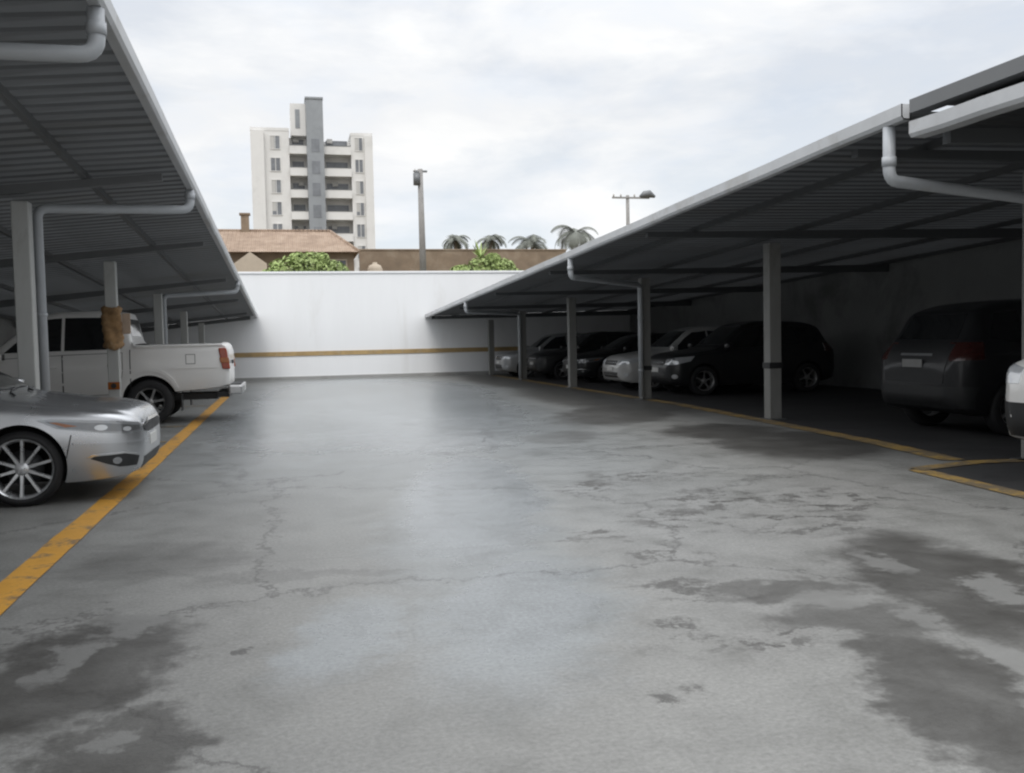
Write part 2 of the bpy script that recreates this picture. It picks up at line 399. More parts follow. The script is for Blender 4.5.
# ------------------------------------------------------------------ carports
def carport(name, label, x_eave, x_back, y0, y1, zf, drop, post_x, posts, pw, sheet_m, beam_m, pipes, post_m, tilt_beams=2.65, gutter_w=.09, fascia_h=.13):
    """zf(y): underside height at the eave; drop: height change from eave to back"""
    r = tag(empty(name, (x_eave, y0, 0)), label, 'carport'); O = Vector((x_eave, y0, 0)); sg = 1 if x_back > x_eave else -1
    L = abs(x_back - x_eave)
    def z_at(x, y): return zf(y) + drop * abs(x - x_eave) / L
    # corrugated sheet: trapezoid ribs running from eave to back
    bm = bmesh.new(); ys = []; y = y0; pitch = .25
    while y < y1 - .01:
        for dy, dz in ((0, 0), (.14, 0), (.165, .02), (.225, .02)):
            if y + dy <= y1: ys.append((y + dy, dz))
        y += pitch
    if y1 - ys[-1][0] > .004: ys.append((y1, ys[-1][1]))
    xs = [x_eave - sg * .06 + (x_back + .1 * sg - x_eave) * k / 6 for k in range(7)]
    rows = [[bm.verts.new(Vector((x, yy, z_at(x, yy) + .075 + dz + .004 * math.sin(yy * 1.7 + x))) - O) for x in xs] for yy, dz in ys]
    for a, b in zip(rows, rows[1:]):
        for k in range(6): bm.faces.new((a[k], a[k + 1], b[k + 1], b[k]))
    bmesh.ops.solidify(bm, geom=bm.faces[:], thickness=.004)
    obj('roof_sheet', bm, sheet_m, r)
    # purlins along the lane, under the sheet
    npur = max(3, int(L / 1.9))
    for k in range(npur + 1):
        x = x_eave + sg * .9 + (x_back - sg * .1 - x_eave - sg * .9) * k / npur
        bm = bmesh.new()
        pts = [(x, y0 + .02), (x, y1 - .02)]
        vs = []
        for (px, py) in pts:
            z = z_at(px, py)
            for dx, dz in ((-.03, .0), (.03, .0), (.03, .072), (-.03, .072)):
                vs.append(bm.verts.new(Vector((px + dx, py, z + dz)) - O))
        for q in range(4): bm.faces.new((vs[q], vs[(q + 1) % 4], vs[4 + (q + 1) % 4], vs[4 + q]))
        bm.faces.new(vs[:4][::-1]); bm.faces.new(vs[4:])
        obj('purlin', bm, sheet_m, r)
    # rafters across
    n = int((y1 - y0) / tilt_beams)
    byy = sorted(set([round(p, 2) for p in posts] + [round(y0 + .1, 2), round(y1 - .055, 2)] ))
    for yy in byy:
        if not (y0 <= yy <= y1): continue
        d = .17 if yy in [round(p, 2) for p in posts] else .12
        bm = bmesh.new(); vs = []
        for x in (x_eave + sg * .1, x_back - sg * .03):
            z = z_at(x, yy); dd = d if x != x_eave + sg * .1 else d * .45
            tz = .066 if yy > y1 - .1 else -.003
            for dy, dz in ((-.05, -dd), (.05, -dd), (.05, tz), (-.05, tz)):
                vs.append(bm.verts.new(Vector((x, yy + dy, z + dz)) - O))
        for q in range(4): bm.faces.new((vs[q], vs[(q + 1) % 4], vs[4 + (q + 1) % 4], vs[4 + q]))
        bm.faces.new(vs[:4][::-1]); bm.faces.new(vs[4:])
        obj('rafter', bm, beam_m, r)
    # box gutter along the eave
    bm = bmesh.new(); n = 24; rows = []
    for k in range(n + 1):
        yy = y0 + (y1 - y0) * k / n; z = zf(yy) + .004 * math.sin(k * 2.1)
        a, b_ = x_eave - sg * .07, x_eave - sg * (.07 + gutter_w)
        h = fascia_h
        rows.append([bm.verts.new(Vector(p) - O) for p in ((a, yy, z + h), (a, yy, z + .0), (b_ + sg * .02, yy, z), (b_, yy, z + .03), (b_, yy, z + h), (b_ + sg * .012, yy, z + h), (b_ + sg * .012, yy, z + .035), (b_ + sg * .025, yy, z + .012), (a - sg * .012, yy, z + .012), (a - sg * .012, yy, z + h))])
    for a, b_ in zip(rows, rows[1:]):
        for q in range(10): bm.faces.new((a[q], a[(q + 1) % 10], b_[(q + 1) % 10], b_[q]))
    for rw in (rows[0], rows[-1]):
        bm.faces.new(rw)
        e = [bm.verts.new(rw[i].co.copy()) for i in (0, 1, 2, 3, 4)]; bm.faces.new(e)
    obj('gutter', bm, M['gutter'], r)
    out = {}
    for yy in posts:
        zt = z_at(post_x, yy) - .19
        p = None
        bm = bmesh.new(); box(bm, -pw / 2, pw / 2, -pw / 2, pw / 2, .012, zt, bev=.012)
        p = obj('post', bm, M[post_m], r, loc=Vector((post_x, yy, 0)) - O)
        bm = bmesh.new(); box(bm, -pw * .85, pw * .85, -pw * .85, pw * .85, .002, .012)
        obj('base_plate', bm, M['iron'], p)
        out[yy] = p
    for pts in pipes:
        bm = bmesh.new(); tube(bm, bend([Vector(q) - O for q in pts], .11), .052, 14)
        pp = obj('downpipe', bm, M['pipe'], r)
        c = Vector(pts[1]) - O; d = (Vector(pts[0]) - Vector(pts[1])).normalized()
        segs = [(c + d * .12, c + d * .2)]
        for zz in (.6, 1.7):
            q = Vector((pts[-1][0], pts[-1][1], zz)) - O
            segs.append((q, q + Vector((0, 0, .04))))
        for a, b_ in segs:
            bm = bmesh.new(); tube(bm, [a, b_], .06, 14); obj('pipe_collar', bm, M['pipe'], pp)
    return r, out

zR = lambda y: 3.33 - .0323 * y
zL = lambda y: 3.715 - .0402 * y
right_posts = [8.12, 13.5, 18.95, 24.25, 29.7, 34.6]
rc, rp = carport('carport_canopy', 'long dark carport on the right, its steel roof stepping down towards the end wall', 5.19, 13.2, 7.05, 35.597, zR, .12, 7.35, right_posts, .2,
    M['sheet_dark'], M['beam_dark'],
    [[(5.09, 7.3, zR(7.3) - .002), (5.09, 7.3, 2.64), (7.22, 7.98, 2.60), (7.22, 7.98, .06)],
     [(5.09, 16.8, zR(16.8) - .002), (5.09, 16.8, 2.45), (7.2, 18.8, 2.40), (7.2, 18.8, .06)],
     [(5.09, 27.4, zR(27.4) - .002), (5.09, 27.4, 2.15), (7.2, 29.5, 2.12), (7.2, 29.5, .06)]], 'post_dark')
left_posts = [5.85, 11.25, 16.45, 22.15, 27.4, 32.7]
lc, lp = carport('carport_canopy', 'left carport with grey corrugated roof over the silver sedan and white pickup', -1.20, -7.0, -2.5, 35.597, zL, -.55, -2.75, left_posts, .175,
    M['sheet'], M['beam'],
    [[(-1.10, 6.45, zL(6.45) - .002), (-1.10, 6.45, 3.17), (-2.665, 6.15, 3.08), (-2.665, 6.15, .06)],
     [(-1.10, 12.2, zL(12.2) - .002), (-1.10, 12.2, 2.99), (-2.665, 11.56, 2.90), (-2.665, 11.56, .06)],
     [(-1.10, 22.9, zL(22.9) - .002), (-1.10, 22.9, 2.56), (-2.665, 22.46, 2.46), (-2.665, 22.46, .06)]], 'post')
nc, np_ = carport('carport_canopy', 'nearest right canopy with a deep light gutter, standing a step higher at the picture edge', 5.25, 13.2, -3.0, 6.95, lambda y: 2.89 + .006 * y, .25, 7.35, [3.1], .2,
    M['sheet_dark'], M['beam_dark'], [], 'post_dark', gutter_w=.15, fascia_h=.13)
# raised verge flashing above the near gutter
O = Vector((5.25, -3.0, 0)); bm = bmesh.new()
for x0, x1, z0, z1 in ((5.02, 5.16, 3.125, 3.235), (5.162, 13.2, 3.20, 3.235)):
    box(bm, x0 - O.x, x1 - O.x, .0, 9.93, z0, z1)
obj('flashing', bm, M['beam'], nc)
for k in range(6):
    bm = bmesh.new(); box(bm, -.055, -.005, .3 + k * 1.8, .36 + k * 1.8, 3.02, 3.198); obj('flashing_bracket', bm, M['beam_dark'], nc)
# the black band round the post beside the dark hatchback
for yy, z0 in ((13.5, .80), (18.95, .62)):
    bm = bmesh.new(); box(bm, -.115, .115, -.115, .115, z0, z0 + .09, bev=.006)
    tag(obj('rubber_band', bm, M['black'], rp[yy]))
# padding on the left post next to the pickup
bm = bmesh.new(); 
rnd = random.Random(2); NA, NZ = 28, 22; rings = []
for k in range(NZ + 1):
    z = 1.31 + .68 * k / NZ; q = .02 + .022 * abs(math.sin(k * .86)) + (0 if 0 < k < NZ else -.02)
    ring = []
    for a in [2 * PI * i / NA for i in range(NA)]:
        e = max(abs(math.cos(a)), abs(math.sin(a))); rr = .108 / (e ** .62) + q + rnd.uniform(-.008, .008) + .018 * math.sin(3 * a + z * 9)
        ring.append(bm.verts.new((rr * math.cos(a), rr * math.sin(a), z + rnd.uniform(-.006, .006) + .02 * math.sin(2 * a + 1))))
    rings.append(ring)
for a, b in zip(rings, rings[1:]):
    for i in range(NA):
        f = bm.faces.new((a[i], a[(i + 1) % NA], b[(i + 1) % NA], b[i])); f.smooth = True
bm.faces.new(rings[0]); bm.faces.new(rings[-1])
pad = obj('post_padding', bm, M['padding'], lp[16.45])
bm = bmesh.new(); box(bm, .165, .29, -.12, -.10, 1.55, 1.88, bev=.008)
obj('board', bm, M['wood_pale'], pad)
bm = bmesh.new(); box(bm, -.09, .09, -.118, -.102, .66, .78, bev=.006); rf = obj('reflector', bm, M['amber'], lp[16.45])
bm = bmesh.new(); tube(bm, [(0, -.117, .72), (0, -.126, .72)], .042, 16); obj('reflector_centre', bm, M['black'], rf)

# ------------------------------------------------------------------ vehicles
def mono(keys):
    """monotone cubic through (x, v) keys"""
    K = sorted(keys); n = len(K)
    h = [K[i + 1][0] - K[i][0] for i in range(n - 1)]
    d = [(K[i + 1][1] - K[i][1]) / h[i] for i in range(n - 1)]
    m = [d[0]] + [0 if d[i - 1] * d[i] <= 0 else 2 * d[i - 1] * d[i] / (d[i - 1] + d[i]) for i in range(1, n - 1)] + [d[-1]]
    def f(x):
        if x <= K[0][0]: return K[0][1]
        if x >= K[-1][0]: return K[-1][1]
        for i in range(n - 1):
            if x <= K[i + 1][0]:
                t = (x - K[i][0]) / h[i]
                return ((2 * t ** 3 - 3 * t * t + 1) * K[i][1] + (t ** 3 - 2 * t * t + t) * h[i] * m[i] + (-2 * t ** 3 + 3 * t * t) * K[i + 1][1] + (t ** 3 - t * t) * h[i] * m[i + 1])
    return f

def catmull(P, k=4):
    out = []
    for i in range(len(P) - 1):
        a = P[max(0, i - 1)]; b = P[i]; c = P[i + 1]; d = P[min(len(P) - 1, i + 2)]
        for j in range(k):
            t = j / k
            out.append(tuple(.5 * (2 * b[q] + (c[q] - a[q]) * t + (2 * a[q] - 5 * b[q] + 4 * c[q] - d[q]) * t * t + (3 * b[q] - a[q] - 3 * c[q] + d[q]) * t ** 3) for q in (0, 1)))
    out.append(P[-1]); return out

class Car:
    def __init__(s, spec):
        s.S = spec; s.F = {k: mono(v) for k, v in spec['keys'].items()}
        xs = [v[0] for v in spec['keys']['top']]; s.x0, s.x1 = min(xs), max(xs)
        N = 110; stn = []
        for i in range(N + 1):
            t = i / N; stn.append(s.x0 + (s.x1 - s.x0) * (.5 - .5 * math.cos(PI * t)) * .5 + (s.x0 + (s.x1 - s.x0) * t) * .5 - s.x0 * .0 if False else s.x0 + (s.x1 - s.x0) * (.55 * t + .45 * (.5 - .5 * math.cos(PI * t))))
        bm = bmesh.new(); rings = []
        for x in stn:
            g = lambda k: s.F[k](x)
            zb, w, zbl, wr, zt = g('bot'), g('w'), g('belt'), g('wr'), g('top')
            cr = spec.get('crown', .05)
            P = [(0, zb), (w * .82, zb), (w * .96, zb + .09 * (zbl - zb)), (w, zb + .5 * (zbl - zb)), (w * .985, zb + .86 * (zbl - zb)), (w * .955, zbl),
                 (wr + .25 * (w * .955 - wr), zbl + .72 * (max(zt - cr, zbl) - zbl)), (wr * .94, max(zt - cr * .75, zbl + .002)), (wr * .6, zt - cr * .18), (0, zt)]
            C_ = catmull(P, 4)
            ring = [bm.verts.new((x, y, z)) for y, z in C_] + [bm.verts.new((x, -y, z)) for y, z in C_[-2:0:-1]]
            rings.append(ring)
        n = len(rings[0])
        for a, b in zip(rings, rings[1:]):
            for k in range(n): bm.faces.new((a[k], a[(k + 1) % n], b[(k + 1) % n], b[k]))
        bm.faces.new(rings[0]); bm.faces.new(rings[-1][::-1])
        bmesh.ops.recalc_face_normals(bm, faces=bm.faces)
        s.bvh = BVHTree.FromBMesh(bm)
        s.bm = bm
    def body(s, parent, m, extra_cut=()):
        o = obj('body', s.bm, [m, M['well']], parent)
        cut = []
        for wx in s.S['axles']:
            for sg in (1, -1):
                b = bmesh.new(); ra = s.S['arch']
                W_ = s.F['w'](wx)
                lathe_y(b, [(ra, W_ - .34), (ra, W_ + .3)], 56)
                b.verts.ensure_lookup_table()
                b.faces.new(b.verts[:56]); b.faces.new(b.verts[56:])
                if sg < 0:
                    for v in b.verts: v.co.y *= -1
                for v in b.verts: v.co.x += wx; v.co.z += s.S['wheel_r'] + .015
                cut.append(obj('cutter', b, M['well']))
        for (x0, x1, y, z0, z1) in extra_cut:
            b = bmesh.new(); box(b, x0, x1, -y, y, z0, z1); cut.append(obj('cutter', b, M['well']))
        for c in cut:
            md = o.modifiers.new('b', 'BOOLEAN'); md.operation = 'DIFFERENCE'; md.object = c; md.solver = 'EXACT'
        par = o.parent; o.parent = None
        bpy.context.view_layer.update()
        dg = bpy.context.evaluated_depsgraph_get()
        me = bpy.data.meshes.new_from_object(o.evaluated_get(dg))
        o.modifiers.clear(); o.data = me; o.parent = par; me.name = 'body'
        me.materials.clear(); me.materials.append(m); me.materials.append(M['well'])
        for p in me.polygons:
            p.use_smooth = True; p.material_index = 0
            c = p.center
            for wx in s.S['axles']:
                d = math.hypot(c.x - wx, c.z - s.S['wheel_r'] - .015)
                W_ = s.F['w'](wx)
                if (d < s.S['arch'] + .004 and d > s.S['arch'] - .03 and abs(p.normal.y) < .5 and abs(c.y) > W_ - .36) or (d < s.S['arch'] and abs(abs(c.y) - (W_ - .34)) < .004):
                    p.material_index = 1; p.use_smooth = False
            for (x0, x1, y, z0, z1) in extra_cut:
                if x0 - .01 < c.x < x1 + .01 and z0 - .01 < c.z < z1 and abs(c.y) < y + .01 and c.z < z1 - .01:
                    p.material_index = 1; p.use_smooth = False
        bm = bmesh.new(); bm.from_mesh(me)
        for e in bm.edges:
            if len(e.link_faces) == 2 and (e.calc_face_angle(0) > R(38) or e.link_faces[0].material_index != e.link_faces[1].material_index): e.smooth = False
        bm.to_mesh(me); bm.free()
        for c in cut:
            d = c.data; bpy.data.objects.remove(c); bpy.data.meshes.remove(d)
        return o
    def patch(s, name, parent, polys, ang, m, off=.004, step=.06, mirror=False, thick=.02, org=None):
        """panels that lie on the body: polygons seen from azimuth ang (0 front, 90 left side, 180 rear), laid on the surface"""
        bm = bmesh.new()
        D = Vector((math.cos(R(ang)), math.sin(R(ang)), 0)); U = Vector((-math.sin(R(ang)), math.cos(R(ang)), 0))
        if mirror: U = -U
        B = Vector((org[0], org[1], 0)) if org else Vector()
        B = U * B.dot(U)
        for poly in polys:
            b = bmesh.new()
            f = b.faces.new([b.verts.new((u, 0, z)) for u, z in poly])
            us = [p[0] for p in poly]; zs = [p[1] for p in poly]
            for lo, hi, ax in ((min(us), max(us), 0), (min(zs), max(zs), 2)):
                n = int((hi - lo) / step)
                for k in range(1, n + 1):
                    q = lo + (hi - lo) * k / (n + 1)
                    co = Vector((0, 0, 0)); co[ax] = q; no = Vector((0, 0, 0)); no[ax] = 1
                    bmesh.ops.bisect_plane(b, geom=b.verts[:] + b.edges[:] + b.faces[:], plane_co=co, plane_no=no, dist=1e-5)
            bad = []
            for v in b.verts:
                o_ = B + U * v.co.x + Vector((0, 0, v.co.z)) + D * 6
                hit = s.bvh.ray_cast(o_, -D)
                if hit[0] is None: bad.append(v); continue
                nrm = hit[1]
                if nrm.dot(D) < 0: nrm = -nrm
                v.co = hit[0] + nrm * off
            if bad: bmesh.ops.delete(b, geom=bad, context='VERTS')
            if not b.faces: b.free(); continue
            bmesh.ops.recalc_face_normals(b, faces=b.faces)
            b.normal_update()
            if sum((fc.normal.dot(D) for fc in b.faces)) < 0: bmesh.ops.reverse_faces(b, faces=b.faces)
            b.normal_update()
            be = [e for e in b.edges if e.is_boundary]
            r = bmesh.ops.extrude_edge_only(b, edges=be)
            nv = [g for g in r['geom'] if isinstance(g, bmesh.types.BMVert)]
            cen = sum((v.co for v in b.verts), Vector()) / len(b.verts)
            for v in nv: v.co -= D * (off + thick)
            me = bpy.data.meshes.new('t'); b.to_mesh(me); b.free(); bm.from_mesh(me); bpy.data.meshes.remove(me)
        if not bm.faces: bm.free(); return None
        return obj(name, bm, m, parent, sharp=R(35))
    def side(s, name, parent, polys, sg, m, off=.004, **k):
        """polygons given in (x, z) on the left (+1) or right (-1) flank"""
        return s.patch(name, parent, [[(-x if sg > 0 else x, z) for x, z in p] for p in polys], 90 * sg, m, off, **k)

def make_wheels(car, root, rim_m, nsp=10, sp_w=.035, twin=False):
    S = car.S; r = S['wheel_r']; rr = S['rim_r']; tw = S.get('tyre_w', .205)
    bm = bmesh.new()                                         # wheel: hub drum and brake disc
    lathe_y(bm, [(.0, -.09), (rr * .62, -.09), (rr * .62, -.02), (.0, -.02)], 28)
    hubm = bm; proto = None
    for wx in S['axles']:
        for sg in (1, -1):
            W_ = car.F['w'](wx) - .025 - tw / 2
            if proto is None:
                w = obj('wheel', hubm, M['black'], root)
                bm = bmesh.new()
                h = tw / 2
                lathe_y(bm, [(rr - .012, -h * .8), (rr + .01, -h), (r - .03, -h), (r - .008, -h + .02), (r, -h + .05), (r, h - .05), (r - .008, h - .02), (r - .03, h), (rr + .045, h + .006), (rr + .012, h - .004), (rr - .004, h - .02), (rr - .012, -h * .8)], 56)
                obj('tyre', bm, M['rubber'], w)
                bm = bmesh.new()
                lathe_y(bm, [(rr - .012, -h * .6), (rr - .02, h - .06), (rr - .002, h - .012), (rr + .008, h - .006), (rr + .008, h - .016), (rr - .002, -h * .6)], 56)
                lathe_y(bm, [(.001, h - .012), (.035, h - .012), (.055, h - .022), (.062, h - .05)], 24)
                for k in range(nsp):
                    a0 = 2 * PI * k / nsp
                    for da in ((-.11, .11) if twin else (0,)):
                        vs = []
                        for (rad, wd, yo) in ((.045, sp_w * .75, h - .03), (rr * .55, sp_w * .5, h - .022), (rr - .006, sp_w * .62, h - .016)):
                            a = a0 + da * (rad / rr)
                            c, s_ = math.cos(a), math.sin(a); t = Vector((-s_, 0, c)); p = Vector((rad * c, 0, rad * s_))
                            for q, yy in ((-wd / 2, yo - .03), (-wd / 2 * .75, yo), (wd / 2 * .75, yo), (wd / 2, yo - .03)):
                                v = p + t * q; v.y = yy; vs.append(bm.verts.new(v))
                        for i in (0, 4):
                            for q in range(3): bm.faces.new((vs[i + q], vs[i + q + 1], vs[i + 5 + q], vs[i + 4 + q]))
                for k in range(5):
                    a = 2 * PI * (k + .5) / 5
                    tube(bm, [(.03 * math.cos(a), h - .018, .03 * math.sin(a)), (.03 * math.cos(a), h - .008, .03 * math.sin(a))], .007, 6)
                obj('rim', bm, rim_m, w, sharp=R(40))
                proto = w
            else:
                w = copy_tree(proto, root)
            w.location = (wx, sg * W_, r)
            w.rotation_euler = (0, random.uniform(0, 1), 0 if sg > 0 else PI)

def gap_panel(car, name, root, poly, sg, m, handle=None):
    """door: a body-coloured panel over a slightly larger dark shut line"""
    cx = sum(p[0] for p in poly) / len(poly); cz = sum(p[1] for p in poly) / len(poly)
    big = [(cx + (x - cx) * (1 + .009 / max(.05, abs(x - cx))), cz + (z - cz) * (1 + .009 / max(.05, abs(z - cz)))) for x, z in poly]
    d = car.side(name, root, [poly], sg, m, .005, thick=.003)
    car.side('door_seal', d, [big], sg, M['black'], .0015, thick=.001)
    if handle:
        hx, hz = handle
        hit = car.bvh.ray_cast(Vector((hx, sg * 4, hz)), Vector((0, -sg, 0)))[0]
        if hit:
            bm = bmesh.new(); y = hit.y
            tube(bm, [(hx - .09, y + sg * .0, hz), (hx - .075, y + sg * .035, hz), (hx + .075, y + sg * .035, hz + .004), (hx + .09, y, hz + .004)], .011, 8)
            obj('handle', bm, m, d)
    return d

def mirror_part(car, root, x, z, m):
    for sg in (1, -1):
        y = car.F['w'](x) * .93
        bm = bmesh.new()
        box(bm, x - .05, x + .10, sg * (y + .07) if sg > 0 else sg * (y + .27), sg * (y + .27) if sg > 0 else sg * (y + .07), z, z + .14, bev=.035)
        tube(bm, [(x + .03, sg * (y - .02), z - .02), (x + .03, sg * (y + .1), z + .04)], .022, 8)
        o = obj('wing_mirror', bm, m, root, sharp=R(50))
        bm = bmesh.new(); box(bm, x - .0535, x - .051, min(sg * (y + .09), sg * (y + .25)), max(sg * (y + .09), sg * (y + .25)), z + .02, z + .12)
        obj('mirror_glass', bm, M['glass'], o)

def plate(root, x, y0, z, sgn, name='number_plate'):
    bm = bmesh.new(); box(bm, x - .006, x + .006, -.2, .2, z - .055, z + .055, bev=.002); return obj(name, bm, M['plate'], root)

# ---- sedan -----------------------------------------------------------------
def squeeze(keys, x0, q):
    return {k: [((x0 + (x - x0) * q) if x > x0 else x, v) for x, v in l] for k, l in keys.items()}
SEDAN = dict(axles=(1.22, -1.46), arch=.365, wheel_r=.325, rim_r=.25, tyre_w=.215, crown=.05, keys=dict(
    top=[(2.30, .66), (2.28, .73), (2.2, .80), (1.95, .852), (1.6, .885), (1.25, .93), (1.08, .955), (.68, 1.165), (.25, 1.355), (-.3, 1.435), (-.8, 1.425), (-1.3, 1.30), (-1.75, 1.10), (-1.95, 1.06), (-2.2, 1.03), (-2.28, .92), (-2.32, .75)],
    belt=[(2.30, .59), (2.24, .69), (1.95, .77), (1.4, .83), (.9, .87), (.3, .885), (-.8, .92), (-1.6, .955), (-2.1, .94), (-2.28, .80), (-2.32, .68)],
    bot=[(2.30, .37), (2.25, .255), (2.1, .205), (1.6, .175), (-1.6, .17), (-2.1, .22), (-2.32, .38)],
    w=[(2.30, .52), (2.27, .66), (2.18, .755), (1.95, .84), (1.6, .875), (1.1, .895), (0, .90), (-1.4, .895), (-1.9, .86), (-2.15, .78), (-2.28, .66), (-2.32, .5)],
    wr=[(2.30, .44), (2.2, .58), (1.9, .66), (1.4, .745), (1.08, .735), (.5, .64), (-.3, .575), (-.9, .57), (-1.4, .60), (-1.85, .68), (-2.2, .62), (-2.32, .4)]))

SEDAN['keys'] = squeeze(SEDAN['keys'], 1.22, .88)
def sedan(name, m, rim_m, loc, rz):
    c = Car(SEDAN); root = empty(name, loc, rz); c.body(root, m)
    make_wheels(c, root, rim_m, 10, .052)
    c.patch('windscreen', root, [[(-.66, .985), (.66, .985), (.60, 1.12), (.52, 1.36), (-.52, 1.36), (-.60, 1.12)]], 0, M['glass'])
    c.patch('rear_window', root, [[(-.58, 1.12), (.58, 1.12), (.48, 1.38), (-.48, 1.38)]], 180, M['glass'])
    for sg in (1, -1):
        c.side('window', root, [[(.74, .92), (.50, 1.13), (.26, 1.28), (-.02, 1.35), (-.34, 1.36), (-.34, .945)]], sg, M['glass'])
        c.side('window', root, [[(-.38, .947), (-.38, 1.355), (-.75, 1.345), (-1.15, 1.24), (-1.32, 1.04), (-1.3, .985)]], sg, M['glass'])
        gap_panel(c, 'door', root, [(.86, .30), (.86, .80), (.7, .85), (-.34, .90), (-.36, .26), (.7, .25)], sg, m, (-.2, .80))
        gap_panel(c, 'door', root, [(-.375, .26), (-.355, .90), (-1.2, .94), (-1.28, .75), (-1.08, .62), (-1.05, .27)], sg, m, (-1.05, .83))
        c.side('sill_trim', root, [[(.82, .185), (.82, .225), (-1.05, .225), (-1.05, .185)]], sg, M['black'], .006)
        FC, RC = (1.90, .80 * sg), (-2.12, .76 * sg)
        # swept headlight wrapping round the corner: chrome bowl, dark upper lid
        hl = c.patch('headlight', root, [[(-.33, .60), (-.31, .672), (.05, .715), (.36, .742), (.45, .735), (.33, .655), (.05, .605), (-.15, .585)]], 48 * sg, M['lamp_grey'], .005, org=FC, mirror=(sg < 0), step=.03)
        c.patch('lamp_bowl', hl, [[(-.29, .612), (-.28, .650), (.04, .690), (.36, .722), (.40, .722), (.31, .662), (.05, .62), (-.15, .603)]], 48 * sg, M['lamp_dark'], .0075, org=FC, mirror=(sg < 0), step=.03, thick=.002)
        for u0, z0, ru, rz_ in ((-.15, .628, .036, .020), (.05, .652, .046, .025)):
            lp_ = c.patch('lamp_reflector', hl, [[(u0 + ru * math.cos(a), z0 + rz_ * math.sin(a)) for a in [2 * PI * k / 14 for k in range(14)]]], 48 * sg, M['lens'], .010, org=FC, mirror=(sg < 0), step=.03, thick=.003)
        c.patch('indicator', hl, [[(.20, .672), (.33, .712), (.375, .714), (.28, .668)]], 48 * sg, M['amber'], .010, org=FC, mirror=(sg < 0), step=.03, thick=.002)
        c.patch('lower_intake', root, [[(-.24, .30), (-.27, .38), (-.12, .415), (.10, .405), (.13, .385), (.02, .335), (-.08, .30)]], 48 * sg, M['black'], .004, org=FC, mirror=(sg < 0), step=.03)
        c.patch('intake_trim', root, [[(-.29, .395), (-.12, .432), (.12, .42), (.16, .395), (.10, .406), (-.12, .416)]], 48 * sg, M['chrome'], .008, org=FC, mirror=(sg < 0), step=.03, thick=.004)
        c.patch('bumper_crease', root, [[(-.34, .500), (-.34, .512), (.0, .520), (.24, .530), (.24, .518), (.0, .504)]], 48 * sg, m, .014, org=FC, mirror=(sg < 0), step=.03, thick=.02)
        fg = c.patch('fog_light', root, [[(-.06 + .036 * math.cos(a), .358 + .03 * math.sin(a)) for a in [2 * PI * k / 14 for k in range(14)]]], 48 * sg, M['lamp_grey'], .009, org=FC, mirror=(sg < 0), step=.03, thick=.006)
        c.patch('tail_light', root, [[(-.34, .80), (-.30, .93), (.10, .95), (.32, .90), (.30, .84), (0, .80)]], 180 - 42 * sg, M['red_lens'], .005, org=RC, mirror=(sg > 0), step=.03)
        c.side('bumper_seam', root, [[(1.62, .60), (1.63, .60), (1.585, .40), (1.575, .40)]], sg, M['black'], .002, thick=.002)
        c.side('crease', root, [[(.9, .70), (.9, .708), (-1.9, .80), (-1.9, .79)]], sg, m, .007, thick=.004)
    gr = c.patch('grille', root, [[(-.50, .585), (-.52, .64), (-.3, .675), (.3, .675), (.52, .64), (.50, .585), (.3, .565), (-.3, .565)]], 0, M['black'], .006, step=.04)
    c.patch('grille_bar', gr, [[(-.50, .628), (-.28, .662), (.28, .662), (.50, .628), (.5, .65), (.28, .688), (-.28, .688), (-.5, .65)]], 0, M['chrome'], .012, step=.04, thick=.01)
    c.patch('lower_grille', root, [[(-.48, .25), (-.55, .36), (.55, .36), (.48, .25)]], 0, M['black'], .004, step=.04)
    bm = bmesh.new(); box(bm, 2.17, 2.18, -.2, .2, .43, .53, bev=.003); obj('number_plate', bm, M['plate'], root)
    bm = bmesh.new(); box(bm, -2.338, -2.324, -.2, .2, .70, .81, bev=.003); obj('number_plate', bm, M['plate'], root)
    mirror_part(c, root, .70, .91, m)
    for y in (-.55, .05):
        pts = []
        for wx, wy in ((1.12, y), (1.06, y + .1), (1.02, y + .3), (1.0, y + .55)):
            hit = c.bvh.ray_cast(Vector((wx, wy, 3)), Vector((0, 0, -1)))[0]; pts.append((wx, wy, hit.z + .012))
        bm = bmesh.new(); tube(bm, pts, [.009, .008, .007, .006], 6)
        obj('wiper', bm, M['black'], root)
    return root

car = sedan('parked_car', M['silver'], M['alloy'], (-3.46, 9.63, 0), 0)
tag(car, 'silver sedan parked nose out over the yellow line in the left carport', 'car', None)

# ---- pickup -----------------------------------------------------------------
PICK = dict(axles=(1.72, -1.40), arch=.445, wheel_r=.385, rim_r=.235, tyre_w=.25, crown=.045, keys=dict(
    top=[(2.62, .70), (2.56, .92), (2.45, 1.02), (2.1, 1.09), (1.45, 1.17), (1.15, 1.21), (.75, 1.47), (.35, 1.76), (-.05, 1.83), (-.75, 1.84), (-1.02, 1.80), (-1.13, 1.36), (-1.18, 1.30), (-2.60, 1.30), (-2.68, 1.28), (-2.72, 1.15)],
    belt=[(2.62, .64), (2.5, .90), (2.1, .99), (1.4, 1.07), (.9, 1.12), (0, 1.15), (-1.0, 1.17), (-1.25, 1.22), (-2.6, 1.23), (-2.72, 1.08)],
    bot=[(2.62, .42), (2.5, .34), (2.1, .36), (1.2, .40), (-1.0, .42), (-1.8, .50), (-2.5, .55), (-2.72, .60)],
    w=[(2.62, .66), (2.5, .82), (2.25, .90), (1.8, .925), (0, .915), (-1.1, .91), (-1.4, .92), (-2.4, .915), (-2.66, .90), (-2.72, .86)],
    wr=[(2.62, .5), (2.5, .66), (2.1, .78), (1.3, .80), (.95, .77), (.4, .68), (-.1, .65), (-.95, .66), (-1.1, .74), (-1.2, .885), (-2.6, .885), (-2.72, .82)]))

